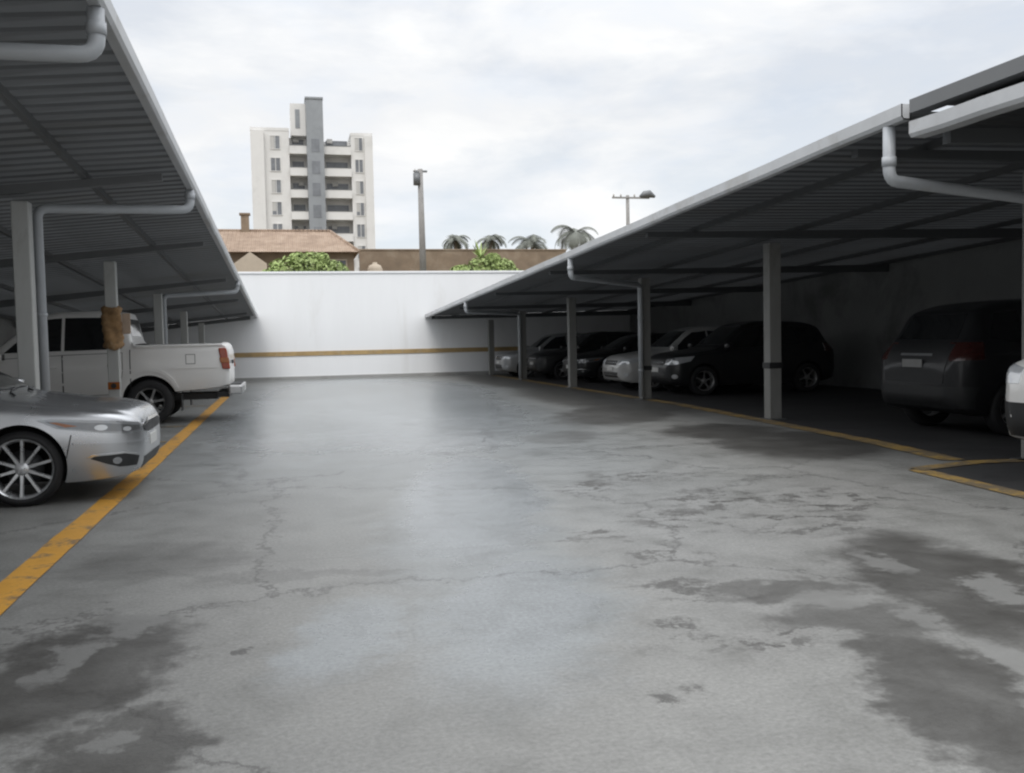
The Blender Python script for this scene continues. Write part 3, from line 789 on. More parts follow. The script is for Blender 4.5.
PICK['keys'] = {k: [(x, v * (1.075 if k in ('top', 'belt', 'bot') else 1)) for x, v in l] for k, l in PICK['keys'].items()}
ZP = 1.075
def pickup(name, m, loc, rz):
    c = Car(PICK); _p, _s = c.patch, c.side
    zs = lambda P: [[(a, b * ZP) for a, b in q] for q in P]
    c.patch = lambda n, r, P, *a, **k: _p(n, r, zs(P), *a, **k)
    root = empty(name, loc, rz)
    c.body(root, m, extra_cut=[(-2.60, -1.22, .76, .84, 1.7)])
    make_wheels(c, root, M['alloy_dull'], 6, .075)
    c.patch('windscreen', root, [[(-.70, 1.26), (.70, 1.26), (.58, 1.74), (-.58, 1.74)]], 0, M['glass'])
    c.patch('rear_window', root, [[(-.60, 1.42), (.60, 1.42), (.57, 1.70), (-.57, 1.70)]], 180, M['glass'])
    for sg in (1, -1):
        c.side('window', root, [[(.86, 1.185), (.42, 1.58), (.22, 1.70), (-.02, 1.72), (-.02, 1.20)]], sg, M['glass'], .005)
        c.side('window', root, [[(-.07, 1.20), (-.07, 1.72), (-.86, 1.72), (-.95, 1.64), (-.97, 1.215)]], sg, M['glass'], .005)
        gap_panel(c, 'door', root, [(1.08, .62), (1.10, 1.04), (.9, 1.09), (-.03, 1.13), (-.03, .50), (1.0, .50)], sg, m, (.14, 1.02))
        gap_panel(c, 'door', root, [(-.05, .50), (-.05, 1.13), (-.98, 1.15), (-.98, .86), (-.92, .58), (-.88, .50)], sg, m, (-.84, 1.03))
        c.side('fender_flare', root, [[(-1.4 + rr * math.cos(a), .40 + rr * math.sin(a)) for rr, rng in ((.51, range(0, 25)), (.452, range(24, -1, -1))) for a in [PI * (-.02 + 1.04 * k / 24) for k in rng]]], sg, m, .018, step=.08, thick=.03)
        c.side('fender_flare', root, [[(1.72 + rr * math.cos(a), .40 + rr * math.sin(a)) for rr, rng in ((.51, range(0, 25)), (.452, range(24, -1, -1))) for a in [PI * (-.02 + 1.04 * k / 24) for k in rng]]], sg, m, .018, step=.08, thick=.03)
        c.side('bed_seam', root, [[(-1.10, .52), (-1.115, .52), (-1.115, 1.2), (-1.10, 1.2)]], sg, M['black'], .002, thick=.002)
        c.side('bed_rail', root, [[(-1.2, 1.225), (-1.2, 1.25), (-2.62, 1.25), (-2.62, 1.225)]], sg, m, .014, thick=.01)
        if sg > 0:
            gap_panel(c, 'fuel_flap', root, [(-2.02, .96), (-2.02, 1.10), (-2.16, 1.10), (-2.16, .96)], sg, m)
        c.side('crease', root, [[(2.2, .84), (2.2, .852), (-2.62, .90), (-2.62, .885)]], sg, m, .008, thick=.005)
        c.side('door_moulding', root, [[(1.0, .66), (1.0, .70), (-.86, .70), (-.86, .66)]], sg, m, .012, thick=.008)
        FC = (2.40, .84 * sg)
        c.patch('headlight', root, [[(-.32, .80), (-.30, .97), (.20, .99), (.34, .94), (.28, .84)]], 45 * sg, M['lens'], .005, org=FC, mirror=(sg < 0), step=.04)
        # tall tail light wrapping the rear corner
        bm = bmesh.new()
        ya, yb = sorted((sg * .78, sg * .925))
        box(bm, -2.735, -2.60, ya, yb, .92, 1.29, bev=.02)
        for v in bm.verts: v.co.x += (v.co.z - 1.0) * .16
        tl = obj('tail_light', bm, M['red_lens'], root)
        bm = bmesh.new(); box(bm, -2.745, -2.59, sorted((sg * .785, sg * .932))[0], sorted((sg * .785, sg * .932))[1], 1.03, 1.12, bev=.008)
        for v in bm.verts: v.co.x += (v.co.z - 1.0) * .16
        obj('indicator', bm, M['amber'], tl)
    c.patch('grille', root, [[(-.52, .74), (-.55, .95), (.55, .95), (.52, .74)]], 0, M['black'], .006)
    c.patch('tailgate', root, [[(-.76, .66), (-.76, 1.18), (.76, 1.18), (.76, .66)]], 180, m, .006, thick=.005)
    bm = bmesh.new(); box(bm, -2.755, -2.735, -.14, .14, 1.0, 1.07, bev=.006); obj('tailgate_handle', bm, M['black'], root)
    bm = bmesh.new(); box(bm, -2.93, -2.70, -.86, .86, .47, .63, bev=.03)
    bp = obj('rear_bumper', bm, M['chrome_dull'], root)
    bm = bmesh.new(); box(bm, -2.90, -2.72, -.60, .60, .632, .645); obj('step_pad', bm, M['black'], bp)
    bm = bmesh.new(); box(bm, -2.945, -2.932, -.2, .2, .50, .60, bev=.003); obj('number_plate', bm, M['plate'], bp)
    bm = bmesh.new(); box(bm, -2.5, 2.0, -.42, -.34, .38, .48); box(bm, -2.5, 2.0, .34, .42, .38, .48); box(bm, -2.7, -2.501, -.7, .7, .42, .52); box(bm, 2.001, 2.2, -.5, .5, .38, .48); obj('chassis', bm, M['black'], root)
    bm = bmesh.new(); tube(bm, [(-1.40, -.75, .385), (-1.40, .75, .385)], .06, 10); tube(bm, [(1.72, -.75, .385), (1.72, .75, .385)], .05, 10); obj('axle', bm, M['black'], root)
    for sg in (1, -1):
        bm = bmesh.new(); tube(bm, [(1.0, sg * .93, .40), (-.85, sg * .93, .40)], .035, 10); obj('side_step', bm, M['black'], root)
        bm = bmesh.new(); box(bm, -1.93, -1.91, min(sg * .66, sg * .9), max(sg * .66, sg * .9), .22, .50, bev=.004); obj('mud_flap', bm, M['black'], root)
    mirror_part(c, root, .88, 1.14, m)
    return root
p = pickup('pickup_truck', M['white_car'], (-3.74, 18.16, 0), PI)
tag(p, 'white double cab pickup parked tail out in the left carport', 'pickup')

# ---- hatchback / suv ---------------------------------------------------------
def suv_spec(L, Hh, W_):
    f = L / 4.2; g = Hh / 1.65; hw = W_ / 2
    K = dict(
        top=[(2.10, .70), (2.04, .84), (1.9, .93), (1.5, .99), (1.05, 1.05), (.9, 1.08), (.5, 1.36), (.15, 1.58), (-.3, 1.65), (-1.2, 1.62), (-1.65, 1.52), (-1.85, 1.25), (-2.0, 1.05), (-2.10, .85)],
        belt=[(2.10, .64), (2.0, .82), (1.6, .88), (1.0, .94), (0, .99), (-1.2, 1.03), (-1.8, 1.04), (-2.02, .96), (-2.10, .76)],
        bot=[(2.10, .42), (2.0, .28), (1.6, .22), (-1.5, .23), (-1.95, .30), (-2.10, .45)],
        wr=[(2.10, .5), (1.9, .68), (1.2, .76), (.9, .73), (.4, .64), (-.3, .60), (-1.2, .60), (-1.7, .64), (-2.0, .66), (-2.10, .5)])
    K = {k: [(x * f, (z * g if k != 'wr' else z * hw / .88)) for x, z in v] for k, v in K.items()}
    K['w'] = [(2.10 * f, .62 * hw / .88), (2.02 * f, .76 * hw / .88), (1.8 * f, .85 * hw / .88), (1.3 * f, hw), (-1.4 * f, hw), (-1.8 * f, .96 * hw), (-2.02 * f, .86 * hw), (-2.10 * f, .7 * hw)]
    return dict(axles=(1.27 * f, -1.30 * f), arch=.37 * g, wheel_r=.335 * g, rim_r=.215 * g, tyre_w=.21, crown=.05, keys=K, f=f, g=g, hw=hw)

def suv(name, m, rim_m, loc, rz, L=4.2, Hh=1.65, W_=1.76, lamp='lens', tail='smoked_red', clad=False):
    sp = suv_spec(L, Hh, W_); f, g = sp['f'], sp['g']; k = sp['hw'] / .88
    c = Car(sp); root = empty(name, loc, rz); c.body(root, m)
    make_wheels(c, root, rim_m, 5, .06)
    S = lambda P: [(x * f, z * g) for x, z in P]
    T = lambda P: [(y * k, z * g) for y, z in P]
    c.patch('windscreen', root, [T([(-.66, 1.12), (.66, 1.12), (.54, 1.54), (-.54, 1.54)])], 0, M['glass'])
    c.patch('rear_window', root, [T([(-.56, 1.16), (.56, 1.16), (.5, 1.46), (-.5, 1.46)])], 180, M['glass'])
    for sg in (1, -1):
        c.side('window', root, [S([(.66, 1.04), (.3, 1.36), (.1, 1.49), (-.28, 1.53), (-.28, 1.06)])], sg, M['glass'])
        c.side('window', root, [S([(-.33, 1.06), (-.33, 1.53), (-1.05, 1.50), (-1.12, 1.09)])], sg, M['glass'])
        c.side('window', root, [S([(-1.17, 1.09), (-1.10, 1.49), (-1.45, 1.46), (-1.62, 1.16)])], sg, M['glass'])
        gap_panel(c, 'door', root, S([(.86, .40), (.86, .88), (.6, .95), (-.29, 1.01), (-.30, .33), (.7, .33)]), sg, m, (-.12 * f, .90 * g))
        gap_panel(c, 'door', root, S([(-.315, .33), (-.305, 1.01), (-1.12, 1.05), (-1.2, .85), (-.98, .68), (-.90, .34)]), sg, m, (-.98 * f, .93 * g))
        FC, RC = (1.92 * f, .76 * sg * k), (-1.98 * f, .82 * sg * k)
        hl = c.patch('headlight', root, [T([(-.28, .70), (-.25, .82), (.10, .86), (.34, .88), (.28, .77), (.0, .70)])], 42 * sg, M[lamp], .006, org=FC, mirror=(sg < 0), step=.04)
        c.patch('fog_light', root, [T([(.0 + .06 * math.cos(a), .44 + .05 * math.sin(a)) for a in [2 * PI * q / 12 for q in range(12)]])], 30 * sg, M[lamp], .006, org=FC, mirror=(sg < 0), step=.04)
        c.patch('tail_light', root, [T([(-.2, .90), (-.2, 1.12), (.16, 1.12), (.18, .92)])], 180 - 45 * sg, M[tail], .006, org=RC, mirror=(sg > 0), step=.05)
        c.side('sill_trim', root, [S([(.82, .25), (.82, .32), (-.9, .32), (-.9, .25)])], sg, M['black'], .006)
    hb = c.patch('rear_bumper', root, [T([(-.80, .34), (-.84, .60), (.84, .60), (.80, .34)])], 180, M['black'], .010, thick=.01)
    tg_ = c.patch('tailgate', root, [T([(-.56, .64), (-.60, 1.10), (.60, 1.10), (.56, .64)])], 180, m, .007, thick=.004)
    c.patch('tailgate_handle', tg_, [T([(-.3, .955), (-.3, .985), (.3, .985), (.3, .955)])], 180, M['iron'], .014, thick=.006)
    if clad:
        c.patch('bumper_cladding', root, [T([(-.86, .30), (-.86, .56), (.86, .56), (.86, .30)])], 0, M['black'], .007, thick=.01)
        for sg in (1, -1):
            c.side('sill_cladding', root, [S([(2.0, .32), (2.0, .56), (1.70, .56), (1.66, .32)])], sg, M['black'], .0075, thick=.01)
    gr = c.patch('grille', root, [T([(-.42, .68), (-.46, .80), (.46, .80), (.42, .68)])], 0, M['black'], .006)
    c.patch('grille_bar', gr, [T([(-.44, .735), (-.44, .755), (.44, .755), (.44, .735)])], 0, M['chrome'], .012, thick=.008)
    c.patch('lower_grille', root, [T([(-.5, .36), (-.55, .50), (.55, .50), (.5, .36)])], 0, M['black'], .005)
    bm = bmesh.new(); box(bm, 2.108 * f, 2.118 * f, -.2, .2, .53 * g, .63 * g, bev=.002); obj('number_plate', bm, M['plate'], root)
    bm = bmesh.new(); box(bm, -2.118 * f, -2.108 * f, -.2, .2, .82 * g, .92 * g, bev=.002); obj('number_plate', bm, M['plate_dim'], root)
    mirror_part(c, root, .72 * f, 1.02 * g, m)
    return root

GR = 'cars parked under the right carport'
def park(o, label): tag(o, label, 'car', GR); return o
park(suv('parked_suv', M['darkblue'], M['alloy_dull'], (10.1, 10.9, 0), 0, 4.3, 1.74, 1.84, 'lamp_grey'), 'black off-roader with tall roof under the right carport, nearest of the dark cars')
park(suv('parked_car', M['charcoal'], M['alloy_dull'], (10.1, 20.12, 0), PI, 4.1, 1.64, 1.74, 'lens'), 'dark hatchback with one bright headlight behind the banded carport posts')
park(suv('parked_car', M['pale_grey'], M['alloy_dull'], (9.75, 22.35, 0), PI, 4.0, 1.55, 1.70, 'lens'), 'white hatchback whose nose shows left of the post in the right carport')
park(sedan('parked_car', M['charcoal'], M['alloy_dull'], (10.2, 26.9, 0), PI), 'black sedan in the deep shade between the middle posts of the right carport')
park(suv('parked_car', M['dim_silver'], M['alloy_dull'], (9.1, 32.3, 0), PI, 4.0, 1.50, 1.70, 'lens'), 'pale silver hatchback farthest along the right carport, beside the end wall')
park(suv('parked_suv', M['white_car'], M['alloy'], (8.68, 6.78, 0), PI, 4.5, 1.98, 1.84, 'lens', clad=True), 'white off-roader with black lower bumper, cut by the right picture edge')
park(suv('parked_car', M['charcoal'], M['alloy_dull'], (9.7, 29.75, 0), PI, 4.1, 1.52, 1.70, 'black'), 'black hatchback added to darken the bay nearer than the pale silver one')  # car added to make this bay read dark and cover the silver flank

# ------------------------------------------------------------------ background
# brown house with hipped tile roof
X0, X1, Y0, Y1 = -9.0, 3.45, 47.5, 55.0
h = empty('house', (X0, Y0, 3.6)); O = Vector((X0, Y0, 3.6))
bm = bmesh.new(); box(bm, 0, X1 - X0 - .15, .15, Y1 - Y0, 0, 2.15); obj('wall', bm, M['house_wall'], h)
bm = bmesh.new()
e = [Vector(q) - O for q in ((X0 - .4, Y0 - .45, 5.72), (X1 + .1, Y0 - .45, 5.72), (X1 + .1, Y1 + .4, 5.72), (X0 - .4, Y1 + .4, 5.72))]
rg = [Vector(q) - O for q in ((X0 + 2.5, 51.0, 7.15), (2.35, 51.0, 7.15))]
v = [bm.verts.new(q) for q in e + rg]
for q in ((0, 1, 5, 4), (1, 2, 5), (2, 3, 4, 5), (3, 0, 4), (3, 2, 1, 0)): bm.faces.new([v[i] for i in q])
rf = obj('roof', bm, M['roof_tile'], h)
bm = bmesh.new(); tube(bm, [rg[0], rg[1]], .09, 8); tube(bm, [rg[1], e[1]], .08, 8); obj('ridge_tile', bm, M['roof_tile'], rf)
bm = bmesh.new(); a = Vector((-1.95, 51.0, 6.9)) - O; box(bm, a.x - .2, a.x + .2, a.y - .2, a.y + .2, a.z, a.z + 1.05); box(bm, a.x - .27, a.x + .27, a.y - .27, a.y + .27, a.z + 1.052, a.z + 1.14); obj('chimney', bm, M['house_wall'], rf)
# small beige gabled porch
bm = bmesh.new()
g = [(-2.35, 3.6), (-.85, 3.6), (-.85, 5.1), (-1.6, 5.65), (-2.35, 5.1)]
fa = [bm.verts.new(Vector((x, 46.3, z)) - O) for x, z in g]; fb = [bm.verts.new(Vector((x, 47.6, z)) - O) for x, z in g]
bm.faces.new(fa); bm.faces.new(fb[::-1])
for k in range(5): bm.faces.new((fa[k], fa[(k + 1) % 5], fb[(k + 1) % 5], fb[k]))
obj('porch', bm, M['house_beige'], h)
for x in (.3, 2.0):
    bm = bmesh.new(); a = Vector((x, 47.62, 4.45)) - O; box(bm, a.x, a.x + .9, a.y, a.y + .02, a.z, a.z + .9); w = obj('window', bm, M['win'], h)
    bm = bmesh.new()
    for q in ((-.06, .0, -.06, .96), (.9, .96, -.06, .96), (0, .9, -.06, 0), (0, .9, .9, .96), (.43, .47, 0, .9)): box(bm, a.x + q[0], a.x + q[1], a.y - .03, a.y + .019, a.z + q[2], a.z + q[3])
    obj('frame', bm, M['house_beige'], w)
tag(h, 'brown hip-roofed house behind the end wall, below the white tower', 'house')

# long low brown brick wall
r, cx, cy = wall('garden_wall', 3.9, 15.5, 52.0, 52.3, 6.25, M['house_wall'], 'low brown wall on the rise behind the end wall, right of the house')
tk = empty('water_tank', (4.55, 50.2, 3.9))
bm = bmesh.new(); 
def lathe_z(bm, prof, n=24):
    rings = [[bm.verts.new((r_ * math.cos(2 * PI * k / n), r_ * math.sin(2 * PI * k / n), z)) for k in range(n)] for r_, z in prof]
    for a, b in zip(rings, rings[1:]):
        for k in range(n):
            f = bm.faces.new((a[k], a[(k + 1) % n], b[(k + 1) % n], b[k])); f.smooth = True
lathe_z(bm, [(.0, .0), (.36, 0), (.40, .06), (.40, .5), (.42, .55), (.40, .6), (.40, 1.2), (.3, 1.4), (.12, 1.48), (.12, 1.56), (0, 1.56)])
obj('tank_body', bm, M['house_beige'], tk); tag(tk, 'small pale round water tank in front of the low brown wall', 'tank')

# apartment tower
AX, AY, AZ = -4.0, 132.0, 5.5
ap = empty('apartment_tower', (AX, AY, AZ))
def ab(bm, x0, x1, y0, y1, z0, z1): box(bm, x0 - AX, x1 - AX, y0 - AY, y1 - AY, z0 - AZ, z1 - AZ)
bm = bmesh.new()
ab(bm, -4.0, 1.0, 132.6, 147, AZ, 29.8)            # left block
ab(bm, 1.01, 3.3, 134.6, 146.5, AZ, 29.3)          # recess behind left balconies
ab(bm, 5.55, 9.2, 134.6, 146.5, AZ, 28.9)
ab(bm, 9.21, 12.1, 132.6, 147, AZ, 29.4)           # right block
ab(bm, -4.04, 1.04, 132.56, 147.04, 29.802, 30.2); ab(bm, 9.17, 12.14, 132.56, 147.04, 29.402, 29.8)
ab(bm, -4.0, -2.3, 131.9, 132.59, AZ, 29.6)        # projecting fin
ab(bm, 11.0, 12.1, 131.9, 132.59, AZ, 29.2)
obj('wall', bm, M['tower_white'], ap)
bm = bmesh.new(); ab(bm, 3.31, 5.54, 131.4, 145, AZ, 33.9); ab(bm, 3.2, 5.6, 131.3, 145.1, 33.902, 34.15); st = obj('stair_tower', bm, M['tower_grey'], ap)
bm = bmesh.new(); ab(bm, 1.25, 3.29, 133.0, 140, 29.32, 33.6); pw_ = obj('plant_room', bm, M['tower_white'], ap)
bm = bmesh.new(); ab(bm, 1.9, 2.5, 132.95, 132.98, 30.3, 32.8); obj('louvre', bm, M['tower_grey'], pw_)
for k in range(8):
    zt = 29.1 - 2.93 * k
    # window columns
    for x0, x1 in ((-1.45, -.25), (9.75, 10.75)):
        bm = bmesh.new(); ab(bm, x0, x1, 132.56, 132.585, zt - 1.7, zt); w = obj('window', bm, M['tower_window'], ap)
        bm = bmesh.new()
        for q in ((x0 - .08, x0, zt - 1.78, zt + .08), (x1, x1 + .08, zt - 1.78, zt + .08), (x0, x1, zt - 1.78, zt - 1.7), (x0, x1, zt, zt + .08), ((x0 + x1) / 2 - .04, (x0 + x1) / 2 + .04, zt - 1.7, zt)):
            ab(bm, q[0], q[1], 132.50, 132.599, q[2], q[3])
        obj('frame', bm, M['tower_white'], w)
        if (k * 7 + int(x0 * 3)) % 3 != 0:
            bm = bmesh.new(); ab(bm, x0, x0 + .42 * (x1 - x0), 132.55, 132.557, zt - 1.7 + .5 * (k % 2), zt); obj('curtain', bm, M['tower_fitting'], w)
    for x0, x1 in ((1.02, 3.28), (5.57, 9.18)):
        bm = bmesh.new(); zz = zt - 2.35
        ab(bm, x0, x1, 132.3, 134.59, zz, zz + .16); ab(bm, x0, x1, 132.2, 132.29, zz, zz + 1.12)
        bl = obj('balcony', bm, M['tower_white'], ap)
        bm = bmesh.new(); ab(bm, x0, x1, 132.16, 132.199, zz + 1.10, zz + 1.18); obj('railing', bm, M['iron'], bl)
        if (k + int(x0)) % 2:
            bm = bmesh.new(); xa = x0 + .5 + .3 * (k % 3); ab(bm, xa, xa + .75, 134.1, 134.54, zz + 1.9, zz + 2.45); obj('air_conditioner', bm, M['tower_fitting'], bl)
        bm = bmesh.new(); ab(bm, x0 + .35, x1 - .35, 134.56, 134.585, zz + .2, zz + 2.3); obj('balcony_door', bm, M['tower_window'], bl)
    bm = bmesh.new(); ab(bm, 3.9, 4.95, 131.36, 131.39, zt - 2.2, zt - .5); obj('stair_window', bm, M['tower_window'], st)
tag(ap, 'white mid-rise apartment tower with a grey stair shaft on the skyline', 'building')

# utility poles
up = empty('utility_pole', (6.35, 45.0, 3.6))
bm = bmesh.new(); tube(bm, [(0, 0, 0), (-.03, 0, 5.8)], [.17, .12], 12); obj('pole', bm, M['pole'], up)
bm = bmesh.new(); tube(bm, [(-.20, -.05, 5.05), (-.20, -.05, 5.6)], .17, 14); tube(bm, [(-.20, -.05, 5.6), (-.20, -.05, 5.66)], .12, 12); tr = obj('transformer', bm, M['iron'], up)
for k in (-.28, -.12):
    bm = bmesh.new(); tube(bm, [(k, -.05, 5.64), (k, -.05, 5.80)], .03, 8); obj('insulator', bm, M['ceramic'], tr)
bm = bmesh.new(); box(bm, -.35, .3, -.05, .05, 5.66, 5.74); obj('crossarm', bm, M['iron'], up)
tag(up, 'grey pole with a dark transformer can at its top, left of the palms', 'pole')
up = empty('utility_pole', (22.2, 60.0, 4.7))
bm = bmesh.new(); tube(bm, [(0, 0, 0), (0, 0, 5.95)], [.16, .11], 12); obj('pole', bm, M['pole'], up)
bm = bmesh.new(); box(bm, -1.1, 1.5, -.13, -.03, 5.72, 5.83); ca = obj('crossarm', bm, M['pole'], up)
for x in (-1.0, -.5, .45):
    bm = bmesh.new(); tube(bm, [(x, -.08, 5.83), (x, -.08, 5.92), (x, -.08, 6.03)], [.05, .065, .03], 8); obj('insulator', bm, M['ceramic'], ca)
bm = bmesh.new(); tube(bm, [(.85, -.08, 5.84), (1.15, -.08, 6.0), (1.5, -.08, 6.05), (1.9, -.08, 5.86)], [.1, .24, .26, .08], 12); obj('street_light', bm, M['iron'], ca)
tag(up, 'T shaped pole with a long crossarm rising over the right carport roof', 'pole')

def leaves(bm, n, cen, rad, size, seed, hollow=.55):
    rnd = random.Random(seed)
    for _ in range(n):
        while True:
            d = Vector((rnd.uniform(-1, 1), rnd.uniform(-1, 1), rnd.uniform(-1, 1)))
            if 0.05 < d.length < 1: break
        d = d.normalized() * (hollow + (1 - hollow) * rnd.random() ** .6)
        c = Vector(cen) + Vector((d.x * rad[0], d.y * rad[1], d.z * rad[2]))
        nrm = (d + Vector((rnd.uniform(-.8, .8), rnd.uniform(-.8, .8), rnd.uniform(-.2, 1)))).normalized()
        t = nrm.orthogonal().normalized(); t.rotate(Matrix.Rotation(rnd.uniform(0, 6.28), 3, nrm)); b = nrm.cross(t)
        s = size * rnd.uniform(.6, 1.35)
        q = [bm.verts.new(c + t * s), bm.verts.new(c + b * s * .42 + nrm * s * .12), bm.verts.new(c - t * s), bm.verts.new(c - b * s * .42 + nrm * s * .12)]
        bm.faces.new(q)

def shrub(loc, lobes, label, seed, n=2600, dry=None):
    r = empty('shrub', loc)
    bm = bmesh.new()
    for i, (c, rad) in enumerate(lobes): leaves(bm, n // len(lobes), c, rad, .10, seed + i)
    obj('foliage', bm, M['leaf'], r)
    bm = bmesh.new(); rnd = random.Random(seed)
    for c, rad in lobes:
        for k in range(4):
            tube(bm, [(c[0] + rnd.uniform(-.2, .2), c[1], 0), (c[0] + rnd.uniform(-.5, .5) * rad[0], c[1] + rnd.uniform(-.3, .3), c[2] + rad[2] * .4)], [.035, .012], 6)
    obj('stem', bm, M['trunk'], r)
    tag(r, label, 'shrub', 'shrubs behind the end wall'); return r
shrub((.85, 38.6, 2.8), [((-.75, 0, 1.38), (.8, .7, .56)), ((.15, .1, 1.55), (.85, .8, .60)), ((.9, 0, 1.32), (.7, .7, .5)), ((-1.4, .1, 1.15), (.45, .5, .36)), ((1.45, .1, 1.1), (.4, .5, .32)), ((-.35, -.1, 1.8), (.4, .4, .3)), ((.55, -.1, 1.78), (.3, .35, .33))], 'wide bright green shrub peeping over the end wall below the tower', 3, 5200)
sb = shrub((8.1, 38.7, 2.8), [((-1.0, 0, 1.25), (.6, .6, .36)), ((-.1, .1, 1.45), (.75, .7, .55)), ((.7, 0, 1.42), (.55, .6, .45)), ((1.2, .1, 1.15), (.4, .5, .3)), ((.25, 0, 1.85), (.35, .35, .22))], 'bright green shrub with a spiky shoot, over the wall near the right carport', 11, 3600)
bm = bmesh.new(); rnd = random.Random(5)
for k in range(16):
    a = rnd.uniform(0, 6.28); l = rnd.uniform(.5, .95); e = rnd.uniform(.5, 1.2)
    d = Vector((math.cos(a) * math.cos(e), math.sin(a) * math.cos(e), math.sin(e))); s = d.cross(Vector((0, 0, 1))).normalized() * .035
    p0 = Vector((-.25, 0, 1.9)); q = [bm.verts.new(p0 - s), bm.verts.new(p0 + d * l * .5 - s * 1.2), bm.verts.new(p0 + d * l), bm.verts.new(p0 + d * l * .5 + s * 1.2), bm.verts.new(p0 + s)]
    bm.faces.new(q)
obj('spiky_shoot', bm, M['leaf'], sb)

def palm(loc, hgt, spread, label, seed, nf=20):
    r = empty('palm_tree', loc); rnd = random.Random(seed)
    lean = rnd.uniform(-.4, .4)
    bm = bmesh.new(); pts = [(lean * (t ** 2), 0, hgt * t) for t in [k / 8 for k in range(9)]]
    tube(bm, pts, [.24 - .1 * k / 8 for k in range(9)], 10); obj('trunk', bm, M['trunk'], r)
    top = Vector((lean, 0, hgt)); bm = bmesh.new()
    for k in range(nf):
        a = 2 * PI * k / nf + rnd.uniform(-.2, .2); el = rnd.uniform(-.15, 1.15); L = spread * rnd.uniform(.8, 1.2)
        hd = Vector((math.cos(a), math.sin(a), 0)); p = top.copy(); el0 = el; N = 12; prev = None
        for i in range(N):
            t = i / N; d = hd * math.cos(el) + Vector((0, 0, math.sin(el))); el -= .16 + .05 * t
            q = p + d * L / N
            sd = d.cross(Vector((0, 0, 1)))
            sd = sd.normalized() if sd.length > .01 else Vector((1, 0, 0))
            ll = L * .28 * math.sin(PI * min(1, .15 + t * .85)) + .06
            for sg in (-1, 1):
                for u in (.2, .7):
                    b0 = p.lerp(q, u); tip = b0 + sd * sg * ll + d * ll * .45 - Vector((0, 0, ll * .35))
                    w = d * .045
                    bm.faces.new([bm.verts.new(b0 - w), bm.verts.new(tip), bm.verts.new(b0 + w)])
            tube(bm, [p, q], .018, 4, cap=False)
            p = q
    obj('crown', bm, M['leaf_palm'], r)
    tag(r, label, 'palm tree', 'palms on the skyline'); return r
palm((15.2, 85, 5.4), 4.9, 1.75, 'leftmost small palm on the skyline, right of the transformer pole', 1, 18)
palm((17.9, 85, 5.4), 4.9, 1.75, 'small palm above the spiky green shrub, second from the left', 2, 18)
palm((21.0, 80, 5.2), 4.2, 2.2, 'bushy palm third from the left, over the end of the right carport roof', 3, 24)
palm((23.4, 75, 5.0), 4.8, 2.3, 'tallest palm on the skyline, nearest the T shaped pole', 4, 24)

# ------------------------------------------------------------------ light
w = bpy.data.worlds.new('World'); sc.world = w; w.use_nodes = True
nt = w.node_tree; nt.nodes.clear(); new, link = nt.nodes.new, nt.links.new
SUN_EL, SUN_AZ = 52, 200        # azimuth from +Y clockwise: behind the camera
sky = new('ShaderNodeTexSky'); sky.sky_type = 'NISHITA'; sky.sun_disc = False
sky.sun_elevation = R(SUN_EL); sky.sun_rotation = R(SUN_AZ); sky.air_density = 1.0; sky.dust_density = 2.0
bg1 = new('ShaderNodeBackground'); bg1.inputs[1].default_value = .12; link(sky.outputs[0], bg1.inputs[0])
tc = new('ShaderNodeTexCoord'); sep = new('ShaderNodeSeparateXYZ'); link(tc.outputs['Generated'], sep.inputs[0])
mp = new('ShaderNodeMapping'); mp.inputs['Scale'].default_value = (1, 1, 3.0); link(tc.outputs['Generated'], mp.inputs[0])
n1 = noise(nt, 2.6, 7, .55, mp.outputs[0], .2); n2 = noise(nt, 5.5, 6, .55, mp.outputs[0], .3)
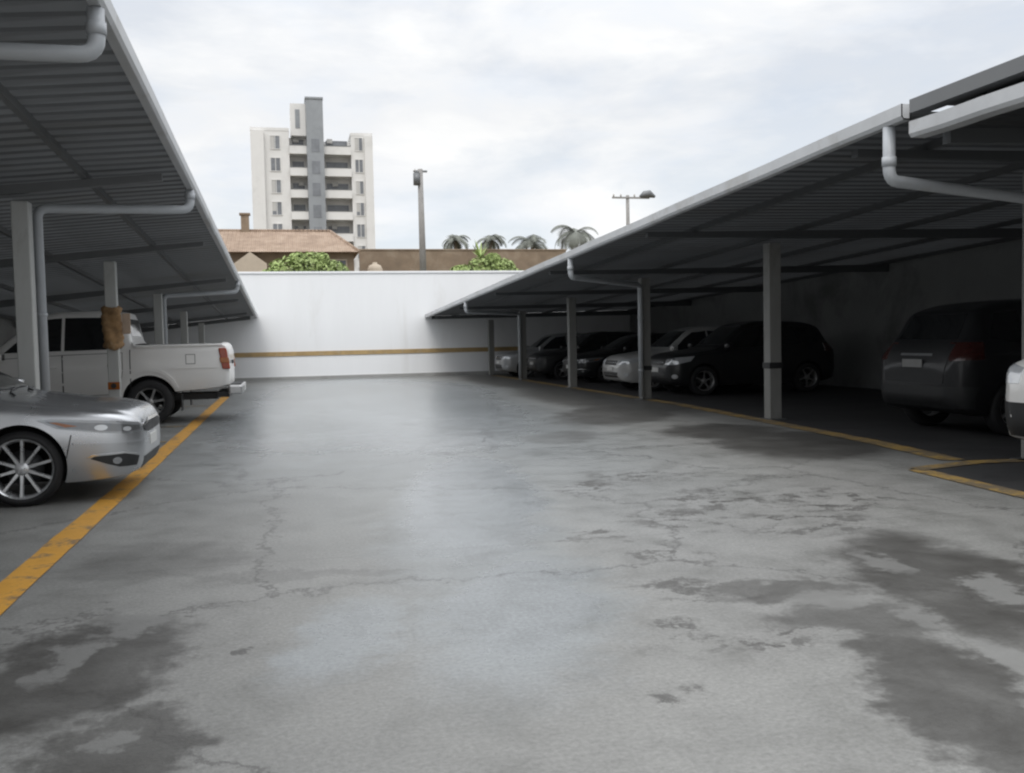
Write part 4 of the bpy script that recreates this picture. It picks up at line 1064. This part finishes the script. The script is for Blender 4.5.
# overcast deck: brighter overhead, as cloud cover is
el0 = ramp(nt, sep.outputs[2], [(0, (.37,) * 3), (.10, (.345,) * 3), (.22, (.32,) * 3), (.42, (.36,) * 3), (1, (1,) * 3)])
el = new('ShaderNodeMath'); el.operation = 'MULTIPLY'; el.inputs[1].default_value = 2.95; link(el0, el.inputs[0])
cl = ramp(nt, n2.outputs[0], [(.3, (.89, .935, 1.0)), (.5, (.96, .975, .995)), (.7, (1.09, 1.09, 1.08))])
bg2 = new('ShaderNodeBackground'); link(cl, bg2.inputs[0]); link(el.outputs[0], bg2.inputs[1])
mk = ramp(nt, n1.outputs[0], [(.40, (.72,) * 3), (.54, (1,) * 3)])
mix = new('ShaderNodeMixShader'); link(mk, mix.inputs[0]); link(bg1.outputs[0], mix.inputs[1]); link(bg2.outputs[0], mix.inputs[2])
out = new('ShaderNodeOutputWorld'); link(mix.outputs[0], out.inputs[0])

sl = bpy.data.lights.new('sun', 'SUN'); sl.energy = 1.0; sl.angle = R(25); sl.color = (1, .965, .92)
so = bpy.data.objects.new('sun', sl); COL.objects.link(so)
az, e = R(SUN_AZ), R(SUN_EL)
d = Vector((math.sin(az) * math.cos(e), math.cos(az) * math.cos(e), math.sin(e)))
so.rotation_euler = d.to_track_quat('Z', 'Y').to_euler(); so.location = d * 40

# ------------------------------------------------------------------ camera
cam = bpy.data.cameras.new('camera'); co = bpy.data.objects.new('camera', cam); COL.objects.link(co)
r_, u_, f_ = (Vector(v) for v in ((0.973138, -0.229269, -0.020916), (0.03195, 0.044523, 0.998497), (0.227993, 0.972344, -0.050652)))
m3 = Matrix((r_, u_, -f_)).transposed()
co.matrix_world = Matrix.Translation((0, 0, 1.35)) @ m3.to_4x4()
cam.sensor_width = 36; cam.lens = 950 / 1024 * 36; cam.clip_end = 3000; cam.clip_start = .05
sc.camera = co
sc.render.resolution_x, sc.render.resolution_y = 1024, 773
sc.view_settings.view_transform = 'Standard'; sc.view_settings.look = 'None'
sc.view_settings.exposure = 0; sc.view_settings.gamma = 1
sc.cycles.max_bounces = 8; sc.cycles.diffuse_bounces = 4; sc.cycles.use_denoising = True
sc.cycles.filter_width = 2.2
